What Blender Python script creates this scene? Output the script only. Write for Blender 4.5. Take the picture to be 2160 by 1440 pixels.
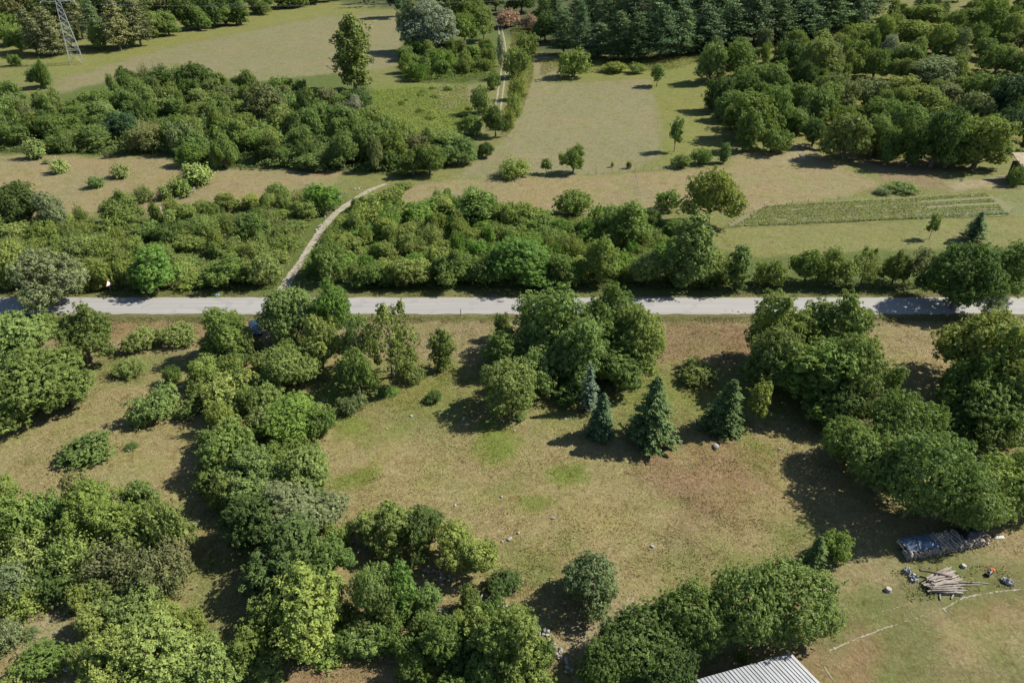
import bpy, math, random
import numpy as np
from mathutils import Vector

for _o in list(bpy.data.objects):
    bpy.data.objects.remove(_o)
SC = bpy.context.scene
COL = SC.collection

# ------------------------------------------------------------------ camera, sky, sun, exposure
CAM_H = 58.0
PITCH = math.radians(32.0)
FOCAL = 1440.0            # in pixels of the 2160 px wide photograph
cam_data = bpy.data.cameras.new('camera')
cam_data.sensor_width = 36.0
cam_data.lens = 36.0 * FOCAL / 2160.0
cam_data.clip_start = 0.5
cam_data.clip_end = 5000.0
cam = bpy.data.objects.new('camera', cam_data)
COL.objects.link(cam)
cam.location = (0, 0, CAM_H)
cam.rotation_euler = (math.pi / 2 - PITCH, 0, 0)
SC.camera = cam

SUN_EL = math.radians(43.0)
SUN_AZ = math.radians(14.0)       # sun stands to the right (+X) and a little beyond (+Y)
world = bpy.data.worlds.new('World')
SC.world = world
world.use_nodes = True
wn = world.node_tree
bg = wn.nodes['Background']
sky = wn.nodes.new('ShaderNodeTexSky')
sky.sky_type = 'NISHITA'
sky.sun_disc = False
sky.sun_elevation = SUN_EL
sky.sun_rotation = math.radians(90.0) - SUN_AZ
sky.altitude = 300
sky.air_density = 1.0
sky.dust_density = 0.6
wn.links.new(sky.outputs['Color'], bg.inputs['Color'])
bg.inputs['Strength'].default_value = 0.07
sun_data = bpy.data.lights.new('sun', 'SUN')
sun_data.energy = 4.9
sun_data.angle = math.radians(0.53)
sun_data.color = (1.0, 0.94, 0.82)
sun = bpy.data.objects.new('sun', sun_data)
COL.objects.link(sun)
sd = Vector((math.cos(SUN_EL) * math.cos(SUN_AZ), math.cos(SUN_EL) * math.sin(SUN_AZ), math.sin(SUN_EL)))
sun.rotation_euler = sd.to_track_quat('Z', 'Y').to_euler()
sun.location = (150, 60, 200)
SC.view_settings.view_transform = 'Standard'
SC.view_settings.look = 'None'
SC.view_settings.exposure = 1.14
SC.view_settings.gamma = 1.0
SC.view_settings.use_curve_mapping = False
SC.cycles.max_bounces = 6
SC.cycles.diffuse_bounces = 3
SC.cycles.transmission_bounces = 4
SC.cycles.transparent_max_bounces = 4

rng = np.random.default_rng(7)
random.seed(7)

# ------------------------------------------------------------------ small maths
def vnoise(x, y, seed=0):
    x = np.asarray(x, float); y = np.asarray(y, float)
    xi = np.floor(x).astype(np.int64); yi = np.floor(y).astype(np.int64)
    fx = x - xi; fy = y - yi
    fx = fx * fx * (3 - 2 * fx); fy = fy * fy * (3 - 2 * fy)
    def h(a, b):
        n = (a * 374761393 + b * 668265263 + seed * 1442695041) & 0x7fffffff
        n = ((n ^ (n >> 13)) * 1274126177) & 0x7fffffff
        n = n ^ (n >> 16)
        return (n & 0xffff) / 65535.0
    return (h(xi, yi) * (1 - fx) + h(xi + 1, yi) * fx) * (1 - fy) + (h(xi, yi + 1) * (1 - fx) + h(xi + 1, yi + 1) * fx) * fy

def fbm(x, y, seed=0, oct=4):
    s = 0; a = 0.5; t = 0
    for i in range(oct):
        s = s + a * vnoise(np.asarray(x) * 2 ** i, np.asarray(y) * 2 ** i, seed + i * 17); t += a; a *= 0.5
    return s / t

def sstep(a, b, x):
    t = np.clip((np.asarray(x, float) - a) / (b - a), 0, 1)
    return t * t * (3 - 2 * t)

ROAD_Y0, ROAD_Y1 = 101.6, 107.6
def gz(x, y):
    x = np.asarray(x, float); y = np.asarray(y, float)
    r = np.maximum(0, y - 225.0)
    s = 0.045 + 0.085 * sstep(-20, 190, x)
    z = s * r * (r / (r + 70.0))
    und = (fbm(x / 23.0, y / 23.0, 3, 3) - 0.5) * 0.7 + (fbm(x / 4.0, y / 4.0, 9, 2) - 0.5) * 0.18
    flat = sstep(3.2, 9.0, np.abs(y - (ROAD_Y0 + ROAD_Y1) / 2))
    pitchflat = 1 - 0.85 * sstep(18, 24, x) * (1 - sstep(52, 56, y))
    return z + und * flat * pitchflat - 0.02

CT, ST = math.cos(PITCH), math.sin(PITCH)
def pxray(px, py):
    u = (px - 1080.0) / FOCAL; v = (720.0 - py) / FOCAL
    return (u, CT + v * ST, -ST + v * CT)

def at_z(px, py, z):
    d = pxray(px, py); t = (z - CAM_H) / d[2]
    return Vector((d[0] * t, d[1] * t, z))

_TS = 25.0 * 1.03 ** np.arange(158)
def at(px, py):
    """the ground point that shows at this place of the photograph"""
    d = pxray(px, py)
    ts = _TS
    below = np.nonzero(CAM_H + d[2] * ts < gz(d[0] * ts, d[1] * ts))[0]
    k = int(below[0]) if len(below) else len(ts) - 1
    lo, hi = ts[max(k - 1, 0)], ts[k]
    for _ in range(2):
        tt = np.linspace(lo, hi, 40)
        bl = np.nonzero(CAM_H + d[2] * tt < gz(d[0] * tt, d[1] * tt))[0]
        j = int(bl[0]) if len(bl) else 39
        lo, hi = tt[max(j - 1, 0)], tt[j]
    t1 = float(hi)
    x, y = d[0] * t1, d[1] * t1
    return Vector((x, y, float(gz(x, y))))

def depth_of(p):
    return p[1] * CT - (p[2] - CAM_H) * ST

def height_for(p, top):
    t = (720.0 - top) / FOCAL
    dz = p[1] * (t * CT - ST) / (CT + t * ST)
    return CAM_H + dz - p[2]

# ------------------------------------------------------------------ object helpers
def mesh_np(name, V, F, mat, smooth=False, attrs=None):
    me = bpy.data.meshes.new(name)
    V = np.asarray(V, np.float32); F = np.asarray(F, np.int32)
    me.vertices.add(len(V)); me.vertices.foreach_set('co', V.ravel())
    k = F.shape[1]
    me.loops.add(F.size); me.loops.foreach_set('vertex_index', F.ravel())
    me.polygons.add(len(F))
    me.polygons.foreach_set('loop_start', np.arange(0, F.size, k, dtype=np.int32))
    try:
        me.polygons.foreach_set('loop_total', np.full(len(F), k, np.int32))
    except Exception:
        pass
    me.polygons.foreach_set('use_smooth', np.full(len(F), bool(smooth)))
    if attrs:
        for n, (typ, dom, data) in attrs.items():
            a = me.attributes.new(n, typ, dom)
            a.data.foreach_set('color' if typ == 'FLOAT_COLOR' else 'value', np.asarray(data, np.float32).ravel())
    me.update(); me.validate()
    if mat: me.materials.append(mat)
    return me

def mesh_py(name, V, F, mat, smooth=False):
    me = bpy.data.meshes.new(name)
    me.from_pydata([tuple(v) for v in V], [], F)
    for p in me.polygons: p.use_smooth = smooth
    me.update()
    for m in (mat if isinstance(mat, (list, tuple)) else [mat]):
        me.materials.append(m)
    return me

def obj(name, me, parent=None, loc=None, rot=None, scale=None):
    o = bpy.data.objects.new(name, me)
    COL.objects.link(o)
    if parent: o.parent = parent
    if loc is not None: o.location = loc
    if rot is not None: o.rotation_euler = rot
    if scale is not None: o.scale = scale
    return o

def tag(o, label=None, cat=None, group=None, kind=None):
    if label: o['label'] = label
    if cat: o['category'] = cat
    if group: o['group'] = group
    if kind: o['kind'] = kind
    return o

def thing(name, loc, label, cat, group=None, rz=0.0):
    o = obj(name, None, loc=loc, rot=(0, 0, rz))
    o.empty_display_size = 0.3
    return tag(o, label, cat, group)

class MB:
    """collects simple solids into one mesh"""
    def __init__(s): s.V = []; s.F = []
    def box(s, c, size, rz=0, tilt=0):
        b = len(s.V); hx, hy, hz = [a / 2 for a in size]
        ca, sa = math.cos(rz), math.sin(rz)
        for z in (-hz, hz):
            for x, y in ((-hx, -hy), (hx, -hy), (hx, hy), (-hx, hy)):
                s.V.append((c[0] + x * ca - y * sa, c[1] + x * sa + y * ca, c[2] + z + tilt * x))
        s.F += [(b, b + 3, b + 2, b + 1), (b + 4, b + 5, b + 6, b + 7)] + [(b + i, b + (i + 1) % 4, b + 4 + (i + 1) % 4, b + 4 + i) for i in range(4)]
        return s
    def tube(s, pts, rad, n=6, cap=True):
        pts = [Vector(p) for p in pts]
        if not isinstance(rad, (list, tuple)): rad = [rad] * len(pts)
        b0 = len(s.V)
        for i, p in enumerate(pts):
            d = (pts[min(i + 1, len(pts) - 1)] - pts[max(i - 1, 0)])
            d = d.normalized() if d.length > 1e-9 else Vector((0, 0, 1))
            a = Vector((0, 0, 1)) if abs(d.z) < 0.9 else Vector((1, 0, 0))
            u = d.cross(a).normalized(); w = d.cross(u)
            for k in range(n):
                t = 2 * math.pi * k / n
                s.V.append(tuple(p + (u * math.cos(t) + w * math.sin(t)) * rad[i]))
        for i in range(len(pts) - 1):
            for k in range(n):
                a, b = b0 + i * n + k, b0 + i * n + (k + 1) % n
                s.F.append((a, b, b + n, a + n))
        if cap:
            s.F.append(tuple(b0 + k for k in range(n))[::-1])
            e = b0 + (len(pts) - 1) * n
            s.F.append(tuple(e + k for k in range(n)))
        return s
    def mesh(s, name, mat, smooth=False): return mesh_py(name, s.V, s.F, mat, smooth)

# ------------------------------------------------------------------ materials
def newmat(name):
    m = bpy.data.materials.new(name); m.use_nodes = True
    nt = m.node_tree; b = nt.nodes['Principled BSDF']
    return m, nt, b

def N(nt, typ, **kw):
    n = nt.nodes.new(typ)
    for k, v in kw.items():
        if k.startswith('i_'):
            n.inputs[k[2:].replace('_', ' ')].default_value = v
        else:
            setattr(n, k, v)
    return n

def mixc(nt, fac, a, b, mode='MIX'):
    n = nt.nodes.new('ShaderNodeMix'); n.data_type = 'RGBA'; n.blend_type = mode
    for sock, val in ((0, fac), (6, a), (7, b)):
        if hasattr(val, 'is_output'): nt.links.new(val, n.inputs[sock])
        elif sock == 0: n.inputs[0].default_value = val
        else: n.inputs[sock].default_value = (*val, 1) if len(val) == 3 else val
    return n.outputs[2]

def noise(nt, scale, detail=4, rough=0.55, vec=None, dist=0.0):
    n = nt.nodes.new('ShaderNodeTexNoise')
    n.inputs['Scale'].default_value = scale; n.inputs['Detail'].default_value = detail
    n.inputs['Roughness'].default_value = rough; n.inputs['Distortion'].default_value = dist
    if vec is not None: nt.links.new(vec, n.inputs['Vector'])
    return n.outputs['Fac']

def ramp(nt, src, lo, hi, a=0.0, b=1.0):
    n = nt.nodes.new('ShaderNodeMapRange')
    nt.links.new(src, n.inputs[0])
    for i, v in ((1, lo), (2, hi), (3, a), (4, b)): n.inputs[i].default_value = v
    return n.outputs[0]

def bump(nt, bsdf, h, strength=0.4, dist=0.1):
    n = nt.nodes.new('ShaderNodeBump'); n.inputs['Strength'].default_value = strength; n.inputs['Distance'].default_value = dist
    nt.links.new(h, n.inputs['Height']); nt.links.new(n.outputs[0], bsdf.inputs['Normal'])

def mat_leaf(name, transl=0.37, gloss=0.06):
    m, nt, b = newmat(name)
    oi = N(nt, 'ShaderNodeObjectInfo')
    at_ = N(nt, 'ShaderNodeAttribute', attribute_name='tint')
    hsv = N(nt, 'ShaderNodeHueSaturation')
    nt.links.new(oi.outputs['Color'], hsv.inputs['Color'])
    nt.links.new(ramp(nt, at_.outputs['Fac'], 0, 1, 0.62, 1.68), hsv.inputs['Value'])
    nt.links.new(ramp(nt, at_.outputs['Fac'], 0, 1, 0.515, 0.49), hsv.inputs['Hue'])
    nt.links.new(hsv.outputs[0], b.inputs['Base Color'])
    b.inputs['Roughness'].default_value = 0.55
    b.inputs['Specular IOR Level'].default_value = gloss
    tr = N(nt, 'ShaderNodeBsdfTranslucent')
    nt.links.new(mixc(nt, 1.0, hsv.outputs[0], (1.0, 1.0, 0.55), 'MULTIPLY'), tr.inputs['Color'])
    mx = N(nt, 'ShaderNodeMixShader'); mx.inputs[0].default_value = transl
    nt.links.new(b.outputs[0], mx.inputs[1]); nt.links.new(tr.outputs[0], mx.inputs[2])
    nt.links.new(mx.outputs[0], nt.nodes['Material Output'].inputs['Surface'])
    return m

def mat_plain(name, col, rough=0.8, var=0.25, scale=6.0, metal=0.0, spec=0.3, col2=None, bmp=0.3, bscale=None, bdist=0.03, coord='Object'):
    m, nt, b = newmat(name)
    tc = N(nt, 'ShaderNodeTexCoord')
    f = noise(nt, scale, 5, 0.6, tc.outputs[coord])
    c2 = col2 or tuple(c * (1 - var) for c in col)
    c = mixc(nt, ramp(nt, f, 0.35, 0.65), c2, tuple(min(1, c * (1 + var * 0.6)) for c in col) if col2 is None else col)
    nt.links.new(c, b.inputs['Base Color'])
    b.inputs['Roughness'].default_value = rough; b.inputs['Metallic'].default_value = metal
    b.inputs['Specular IOR Level'].default_value = spec
    if bmp: bump(nt, b, noise(nt, bscale or scale * 3, 4, 0.6, tc.outputs[coord]), bmp, bdist)
    return m

M_LEAF = mat_leaf('leaf')
M_NEEDLE = mat_leaf('needle', 0.12, 0.05)
M_BARK = mat_plain('bark', (0.17, 0.145, 0.115), 0.9, 0.45, 3.0)
M_PALEBARK = mat_plain('pale_bark', (0.27, 0.25, 0.225), 0.9, 0.3, 3.0)
M_ROCK = mat_plain('limestone', (0.25, 0.243, 0.225), 0.92, 0.35, 2.5, bmp=0.5)
M_LOG = mat_plain('split_wood', (0.36, 0.31, 0.26), 0.85, 0.5, 1.5)
M_POLE = mat_plain('weathered_pole', (0.24, 0.21, 0.185), 0.9, 0.35, 1.2)
M_DARKWOOD = mat_plain('dark_wood', (0.085, 0.065, 0.05), 0.85, 0.4, 2.0)
M_STEEL = mat_plain('galvanised_lattice', (0.17, 0.185, 0.19), 0.5, 0.15, 2.0, spec=0.5, bmp=0)
M_WIRE = mat_plain('aluminium_wire', (0.22, 0.24, 0.25), 0.5, 0.1, 1.0, bmp=0)
M_BLACK = mat_plain('black_plastic', (0.018, 0.018, 0.02), 0.45, 0.3, 5.0, bmp=0.2)
M_WHITE = mat_plain('white_plastic', (0.40, 0.405, 0.40), 0.6, 0.2, 3.0)
M_RED = mat_plain('red_plastic', (0.55, 0.03, 0.02), 0.5, 0.3, 4.0)
M_ORANGE = mat_plain('orange_plastic', (0.65, 0.16, 0.03), 0.5, 0.3, 4.0)
M_BLUEPALE = mat_plain('pale_blue_plastic', (0.35, 0.50, 0.66), 0.5, 0.3, 4.0)
M_TARP = mat_plain('grey_tarpaulin', (0.27, 0.275, 0.28), 0.55, 0.3, 1.5)
M_GLASS = mat_plain('car_glass', (0.02, 0.03, 0.035), 0.06, 0.1, 1.0, spec=0.8, bmp=0)
M_CARPAINT = mat_plain('dark_blue_paint', (0.012, 0.03, 0.06), 0.2, 0.1, 1.0, spec=0.7, bmp=0)
M_RUBBER = mat_plain('tyre_rubber', (0.02, 0.02, 0.02), 0.9, 0.2, 5.0)
M_LAMP = mat_plain('lamp_lens', (0.7, 0.72, 0.75), 0.15, 0.1, 5.0, spec=0.8, bmp=0)
M_ROOF = mat_plain('corrugated_sheet', (0.175, 0.186, 0.205), 0.5, 0.16, 0.8, col2=(0.145, 0.150, 0.158), metal=0.25, spec=0.5, bmp=0)
M_RUST = mat_plain('rusty_edge', (0.22, 0.11, 0.06), 0.85, 0.4, 4.0)
M_TILE = mat_plain('tan_roof_tiles', (0.26, 0.205, 0.14), 0.85, 0.3, 1.5)
M_BLUE = mat_plain('blue_shade_sheet', (0.070, 0.105, 0.155), 0.6, 0.5, 1.6, bmp=0.5)  # bluish shade put into the colour of the sheet on the firewood
M_SIGNW = mat_plain('sign_white', (0.80, 0.80, 0.79), 0.45, 0.05, 2.0, bmp=0)
M_SIGNR = mat_plain('sign_red', (0.50, 0.03, 0.03), 0.45, 0.1, 2.0, bmp=0)

def mat_ground():
    m, nt, b = newmat('meadow_ground')
    tc = N(nt, 'ShaderNodeTexCoord'); P = tc.outputs['Object']
    a = N(nt, 'ShaderNodeAttribute', attribute_name='col').outputs['Color']
    fine = noise(nt, 3.2, 6, 0.72, P, 0.8)
    mott = noise(nt, 0.75, 5, 0.68, P, 1.0)
    mott2 = noise(nt, 0.55, 5, 0.66, P, 1.6)
    mp = N(nt, 'ShaderNodeMapping'); mp.inputs['Scale'].default_value = (0.45, 1.0, 1.0); mp.inputs['Rotation'].default_value = (0, 0, 0.12)
    nt.links.new(P, mp.inputs['Vector'])
    streak = noise(nt, 1.1, 6, 0.75, mp.outputs[0], 1.4)
    mid = noise(nt, 0.16, 5, 0.6, P)
    big = noise(nt, 0.05, 4, 0.55, P, 0.5)
    mul = lambda c, k: mixc(nt, 1.0, c, k, 'MULTIPLY')
    c = mixc(nt, ramp(nt, fine, 0.3, 0.7), mul(a, (0.62, 0.63, 0.60)), mul(a, (1.30, 1.30, 1.28)))
    c = mixc(nt, ramp(nt, mott, 0.48, 0.68, 0.0, 0.65), c, mul(c, (0.72, 0.86, 0.55)))
    c = mixc(nt, ramp(nt, mott2, 0.50, 0.68, 0.0, 0.8), c, mul(c, (0.72, 0.60, 0.56)))
    c = mixc(nt, ramp(nt, streak, 0.50, 0.68, 0.0, 0.75), c, mul(c, (1.38, 1.36, 1.50)))
    c = mixc(nt, ramp(nt, mid, 0.42, 0.66, 0.0, 0.45), c, mul(c, (0.80, 1.0, 0.58)))
    c = mixc(nt, ramp(nt, big, 0.40, 0.65, 0.0, 0.5), c, mul(c, (1.14, 0.98, 0.98)))
    nt.links.new(c, b.inputs['Base Color'])
    b.inputs['Roughness'].default_value = 0.95; b.inputs['Specular IOR Level'].default_value = 0.1
    ad = N(nt, 'ShaderNodeMath', operation='ADD'); nt.links.new(fine, ad.inputs[0]); nt.links.new(mott, ad.inputs[1])
    bump(nt, b, ad.outputs[0], 0.5, 0.3)
    return m
M_GROUND = mat_ground()

def mat_grass():
    m, nt, b = newmat('grass_blades')
    a = N(nt, 'ShaderNodeAttribute', attribute_name='col').outputs['Color']
    nt.links.new(a, b.inputs['Base Color'])
    b.inputs['Roughness'].default_value = 0.8; b.inputs['Specular IOR Level'].default_value = 0.1
    tr = N(nt, 'ShaderNodeBsdfTranslucent'); nt.links.new(a, tr.inputs['Color'])
    mx = N(nt, 'ShaderNodeMixShader'); mx.inputs[0].default_value = 0.35
    nt.links.new(b.outputs[0], mx.inputs[1]); nt.links.new(tr.outputs[0], mx.inputs[2])
    nt.links.new(mx.outputs[0], nt.nodes['Material Output'].inputs['Surface'])
    return m
M_GRASS = mat_grass()

def mat_road():
    m, nt, b = newmat('pale_asphalt')
    tc = N(nt, 'ShaderNodeTexCoord'); P = tc.outputs['Object']
    sep = N(nt, 'ShaderNodeSeparateXYZ'); nt.links.new(P, sep.inputs[0])
    mp = N(nt, 'ShaderNodeMapping'); mp.inputs['Scale'].default_value = (0.03, 0.9, 1); nt.links.new(P, mp.inputs['Vector'])
    lanes = noise(nt, 1.6, 3, 0.5, mp.outputs[0])
    f = noise(nt, 18, 4, 0.7, P); g = noise(nt, 0.12, 4, 0.6, P)
    c = mixc(nt, ramp(nt, lanes, 0.35, 0.65), (0.200, 0.195, 0.187), (0.242, 0.236, 0.226))
    c = mixc(nt, ramp(nt, g, 0.35, 0.7, 0, 0.35), c, (0.180, 0.178, 0.175))
    c = mixc(nt, ramp(nt, f, 0.3, 0.7, 0, 0.25), c, (0.14, 0.138, 0.136))
    pt = noise(nt, 0.35, 2, 0.4, P, 0.3)
    c = mixc(nt, ramp(nt, pt, 0.60, 0.62, 0, 0.45), c, (0.160, 0.158, 0.155))
    # dusty gravel at the edges
    ed = N(nt, 'ShaderNodeMath', operation='ABSOLUTE'); nt.links.new(sep.outputs[1], ed.inputs[0])
    ew = noise(nt, 1.2, 4, 0.6, P)
    ad = N(nt, 'ShaderNodeMath', operation='MULTIPLY_ADD'); nt.links.new(ew, ad.inputs[0]); ad.inputs[1].default_value = 0.9; nt.links.new(ed.outputs[0], ad.inputs[2])
    c = mixc(nt, ramp(nt, ad.outputs[0], 2.95, 3.25, 0, 0.75), c, (0.20, 0.18, 0.145))
    nt.links.new(c, b.inputs['Base Color']); b.inputs['Roughness'].default_value = 0.85
    bump(nt, b, f, 0.25, 0.02)
    return m
M_ROAD = mat_road()
M_TRACK = mat_plain('gravel_track', (0.25, 0.225, 0.185), 0.95, 0.3, 0.9, col2=(0.15, 0.14, 0.085), bmp=0.6, bdist=0.06)
M_SOIL = mat_plain('garden_soil', (0.115, 0.098, 0.058), 0.95, 0.3, 0.5, col2=(0.105, 0.115, 0.042), bmp=0.7, bdist=0.1)
M_CHALK = mat_plain('worn_chalk', (0.24, 0.222, 0.18), 0.95, 0.3, 1.3, col2=(0.135, 0.13, 0.065), bmp=0.3)

# ------------------------------------------------------------------ ground colours by field
C_DRY = (0.1654, 0.1408, 0.0716)
C_TAN = (0.1586, 0.1339, 0.0762)
C_PALE = (0.1384, 0.1283, 0.0742)
C_OLIVE = (0.1136, 0.1167, 0.0460)
C_YG = (0.1166, 0.1213, 0.0405)
C_GREEN = (0.1013, 0.1200, 0.0307)
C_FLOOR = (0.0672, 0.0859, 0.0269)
C_VERGE = (0.0910, 0.0901, 0.0395)
C_RED = (0.1464, 0.1064, 0.0625)
C_BARE = (0.1780, 0.1533, 0.0982)
C_LAWN = (0.0995, 0.1003, 0.0439)

# (polygon in photograph pixels, colour, softness in metres)
ZONES = [
    ([(-600, 700), (2800, 700), (2800, 1600), (-600, 1600)], C_DRY, 2),
    ([(-300, 705), (460, 725), (440, 790), (200, 800), (-300, 840)], C_OLIVE, 3),
    ([(640, 770), (1780, 760), (1760, 900), (1300, 905), (1120, 900), (900, 905), (660, 900)], C_OLIVE, 4),
    ([(780, 790), (960, 780), (940, 860), (800, 870)], C_YG, 3),
    ([(1290, 790), (1640, 780), (1700, 900), (1560, 900), (1440, 880), (1300, 860)], C_YG, 3),
    ([(670, 770), (760, 830), (770, 930), (680, 900)], C_GREEN, 3),
    ([(1000, 890), (1080, 890), (1085, 960), (1030, 985), (1005, 940)], C_GREEN, 1.6),
    ([(705, 995), (790, 990), (800, 1025), (740, 1040), (700, 1025)], C_GREEN, 1.2),
    ([(1160, 985), (1225, 980), (1235, 1015), (1190, 1030), (1165, 1015)], C_GREEN, 1.2),
    ([(1105, 1050), (1165, 1048), (1170, 1068), (1115, 1080)], C_GREEN, 1.0),
    ([(1040, 1015), (1100, 1010), (1100, 1035), (1040, 1040)], C_OLIVE, 1.5),
    ([(1560, 900), (1620, 930), (1610, 990), (1560, 980)], C_GREEN, 2),
    ([(1380, 940), (1560, 960), (1600, 1060), (1440, 1100), (1340, 1020)], C_RED, 5),
    ([(1400, 1180), (1560, 1160), (1640, 1110), (1720, 1100), (1640, 1200), (1480, 1240)], C_OLIVE, 3),
    ([(1050, 1160), (1200, 1140), (1180, 1260), (1080, 1240)], C_OLIVE, 2.5),
    ([(390, 1060), (480, 1060), (480, 1400), (390, 1330)], C_OLIVE, 2.5),
    ([(30, 1280), (170, 1260), (180, 1320), (60, 1360)], C_BARE, 2),
    ([(590, 1395), (840, 1385), (860, 1500), (560, 1500)], C_RED, 1.5),
    ([(1180, 1290), (1320, 1270), (1300, 1370), (1190, 1390)], C_BARE, 1.6),
    # by the shed and the pitch
    ([(1700, 1175), (1900, 1190), (2300, 1120), (2500, 1700), (1660, 1700), (1680, 1400)], C_LAWN, 2),
    ([(1720, 1190), (1890, 1200), (1900, 1260), (1760, 1280), (1700, 1250)], C_TAN, 2.2),
    ([(2080, 1130), (2200, 1110), (2220, 1180), (2080, 1190)], C_TAN, 1.6),
    ([(1690, 1380), (1850, 1350), (1880, 1480), (1700, 1500)], C_RED, 2.2),
    ([(2080, 1270), (2200, 1250), (2220, 1330), (2060, 1330)], C_RED, 2),
    ([(1990, 1330), (2200, 1310), (2200, 1400), (2000, 1420)], C_TAN, 2.5),
    ([(1760, 1250), (1900, 1250), (1880, 1290), (1760, 1310)], C_LAWN, 1.5),
    # strip south of the road
    ([(-600, 664), (2900, 664), (2900, 748), (-600, 748)], C_TAN, 1.5),
    ([(1380, 680), (1640, 680), (1640, 760), (1380, 765)], C_RED, 2.0),
    ([(180, 675), (460, 672), (460, 715), (180, 722)], C_RED, 2.0),
    ([(900, 668), (1060, 668), (1020, 745), (890, 745)], C_TAN, 2.0),
    ([(-600, 660), (2900, 660), (2900, 677), (-600, 677)], C_VERGE, 0.7),
    # north of the road
    ([(-900, 614), (3000, 614), (3000, 627), (-900, 627)], (0.1043, 0.1000, 0.0491), 0.6),
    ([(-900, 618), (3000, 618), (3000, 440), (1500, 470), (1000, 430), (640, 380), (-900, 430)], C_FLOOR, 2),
    # wide pasture base farther out
    ([(-1200, 460), (-200, 450), (330, 460), (700, 405), (850, 440), (1540, 480), (3200, 470), (3200, -250), (-1200, -250)], C_OLIVE, 3),
    ([(-500, 322), (200, 318), (345, 330), (460, 352), (735, 350), (720, 385), (640, 402), (540, 440), (330, 458), (210, 445), (130, 470), (-500, 470)], C_TAN, 1.5),
    ([(820, 412), (880, 392), (960, 378), (1300, 368), (1450, 360), (1560, 350), (1850, 395), (1560, 452), (1440, 440), (1100, 452), (1080, 455), (860, 450)], C_TAN, 1.5),
    ([(1112, 178), (1372, 168), (1405, 240), (1390, 330), (1330, 362), (960, 375), (1050, 305), (1085, 240)], C_PALE, 1.0),
    ([(1390, 125), (1500, 120), (1540, 320), (1400, 345), (1395, 250), (1372, 168)], C_YG, 2),
    ([(1160, 120), (1500, 120), (1480, 160), (1120, 172)], C_YG, 2.5),
    ([(1125, 90), (1180, 90), (1175, 170), (1125, 178)], C_PALE, 2),
    ([(1535, 330), (1700, 310), (1860, 390), (1720, 420), (1560, 420)], C_TAN, 1.8),
    ([(1680, 300), (1720, 310), (1720, 340), (1640, 345)], C_BARE, 2),
    ([(1780, 330), (1960, 340), (2000, 400), (1880, 385)], (0.1412, 0.1100, 0.0675), 3),
    ([(2000, 385), (2130, 370), (2140, 395), (2010, 402)], C_BARE, 1.2),
    ([(1500, 485), (1620, 476), (3000, 440), (3000, 520), (2000, 520), (1560, 545), (1500, 520)], (0.1258, 0.1246, 0.0522), 1.0),
    ([(2110, 400), (2600, 390), (2600, 460), (2090, 455)], (0.1136, 0.1213, 0.0552), 1.5),
    # left woods floor
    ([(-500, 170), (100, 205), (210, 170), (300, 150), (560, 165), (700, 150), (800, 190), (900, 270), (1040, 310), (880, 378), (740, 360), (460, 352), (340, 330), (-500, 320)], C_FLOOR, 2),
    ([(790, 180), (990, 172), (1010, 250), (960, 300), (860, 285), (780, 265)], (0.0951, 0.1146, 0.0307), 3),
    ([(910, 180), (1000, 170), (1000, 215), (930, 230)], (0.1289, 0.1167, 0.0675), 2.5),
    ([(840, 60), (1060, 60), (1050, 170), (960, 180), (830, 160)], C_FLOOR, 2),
    # far field on the left
    ([(100, 205), (130, 165), (360, 100), (700, 32), (835, 30), (850, 70), (840, 140), (560, 170), (290, 155)], (0.1351, 0.1265, 0.0727), 1.2),
    ([(-300, 100), (130, 95), (350, 60), (560, 10), (800, -40), (840, -20), (800, 15), (690, 30), (360, 98), (130, 165), (100, 130), (-300, 145)], (0.1228, 0.1240, 0.0442), 2),
    ([(1540, 300), (1480, 110), (1640, 85), (1760, 60), (1860, 20), (2400, -40), (2500, 330), (2140, 330), (1800, 330), (1700, 300)], (0.1136, 0.1133, 0.0380), 3),
    ([(2000, 30), (2060, -5), (2110, -5), (2050, 40)], C_TAN, 3),
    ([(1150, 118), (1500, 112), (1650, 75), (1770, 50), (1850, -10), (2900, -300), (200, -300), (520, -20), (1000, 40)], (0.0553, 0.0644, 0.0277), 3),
]
ZW = []
for poly, c, soft in ZONES:
    ZW.append((np.array([at(*p)[:2] for p in poly]), np.array(c), soft))

def poly_sd(x, y, P):
    """signed distance, positive inside"""
    inside = np.zeros(x.shape, bool); d2 = np.full(x.shape, 1e12)
    n = len(P)
    for i in range(n):
        ax, ay = P[i]; bx, by = P[(i + 1) % n]
        c = ((ay > y) != (by > y)) & (x < (bx - ax) * (y - ay) / (by - ay + 1e-12) + ax)
        inside ^= c
        ex, ey = bx - ax, by - ay
        t = np.clip(((x - ax) * ex + (y - ay) * ey) / (ex * ex + ey * ey + 1e-12), 0, 1)
        d2 = np.minimum(d2, (x - ax - t * ex) ** 2 + (y - ay - t * ey) ** 2)
    d = np.sqrt(d2)
    return np.where(inside, d, -d)

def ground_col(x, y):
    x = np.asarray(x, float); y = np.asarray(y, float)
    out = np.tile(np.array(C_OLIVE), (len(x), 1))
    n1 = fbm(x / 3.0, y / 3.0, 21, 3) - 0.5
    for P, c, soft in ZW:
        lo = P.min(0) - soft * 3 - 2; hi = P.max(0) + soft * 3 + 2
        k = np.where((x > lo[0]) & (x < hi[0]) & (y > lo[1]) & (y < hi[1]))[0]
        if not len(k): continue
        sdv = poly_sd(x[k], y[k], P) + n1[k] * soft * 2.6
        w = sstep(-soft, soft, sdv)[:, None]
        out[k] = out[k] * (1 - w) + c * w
    return out

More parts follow.
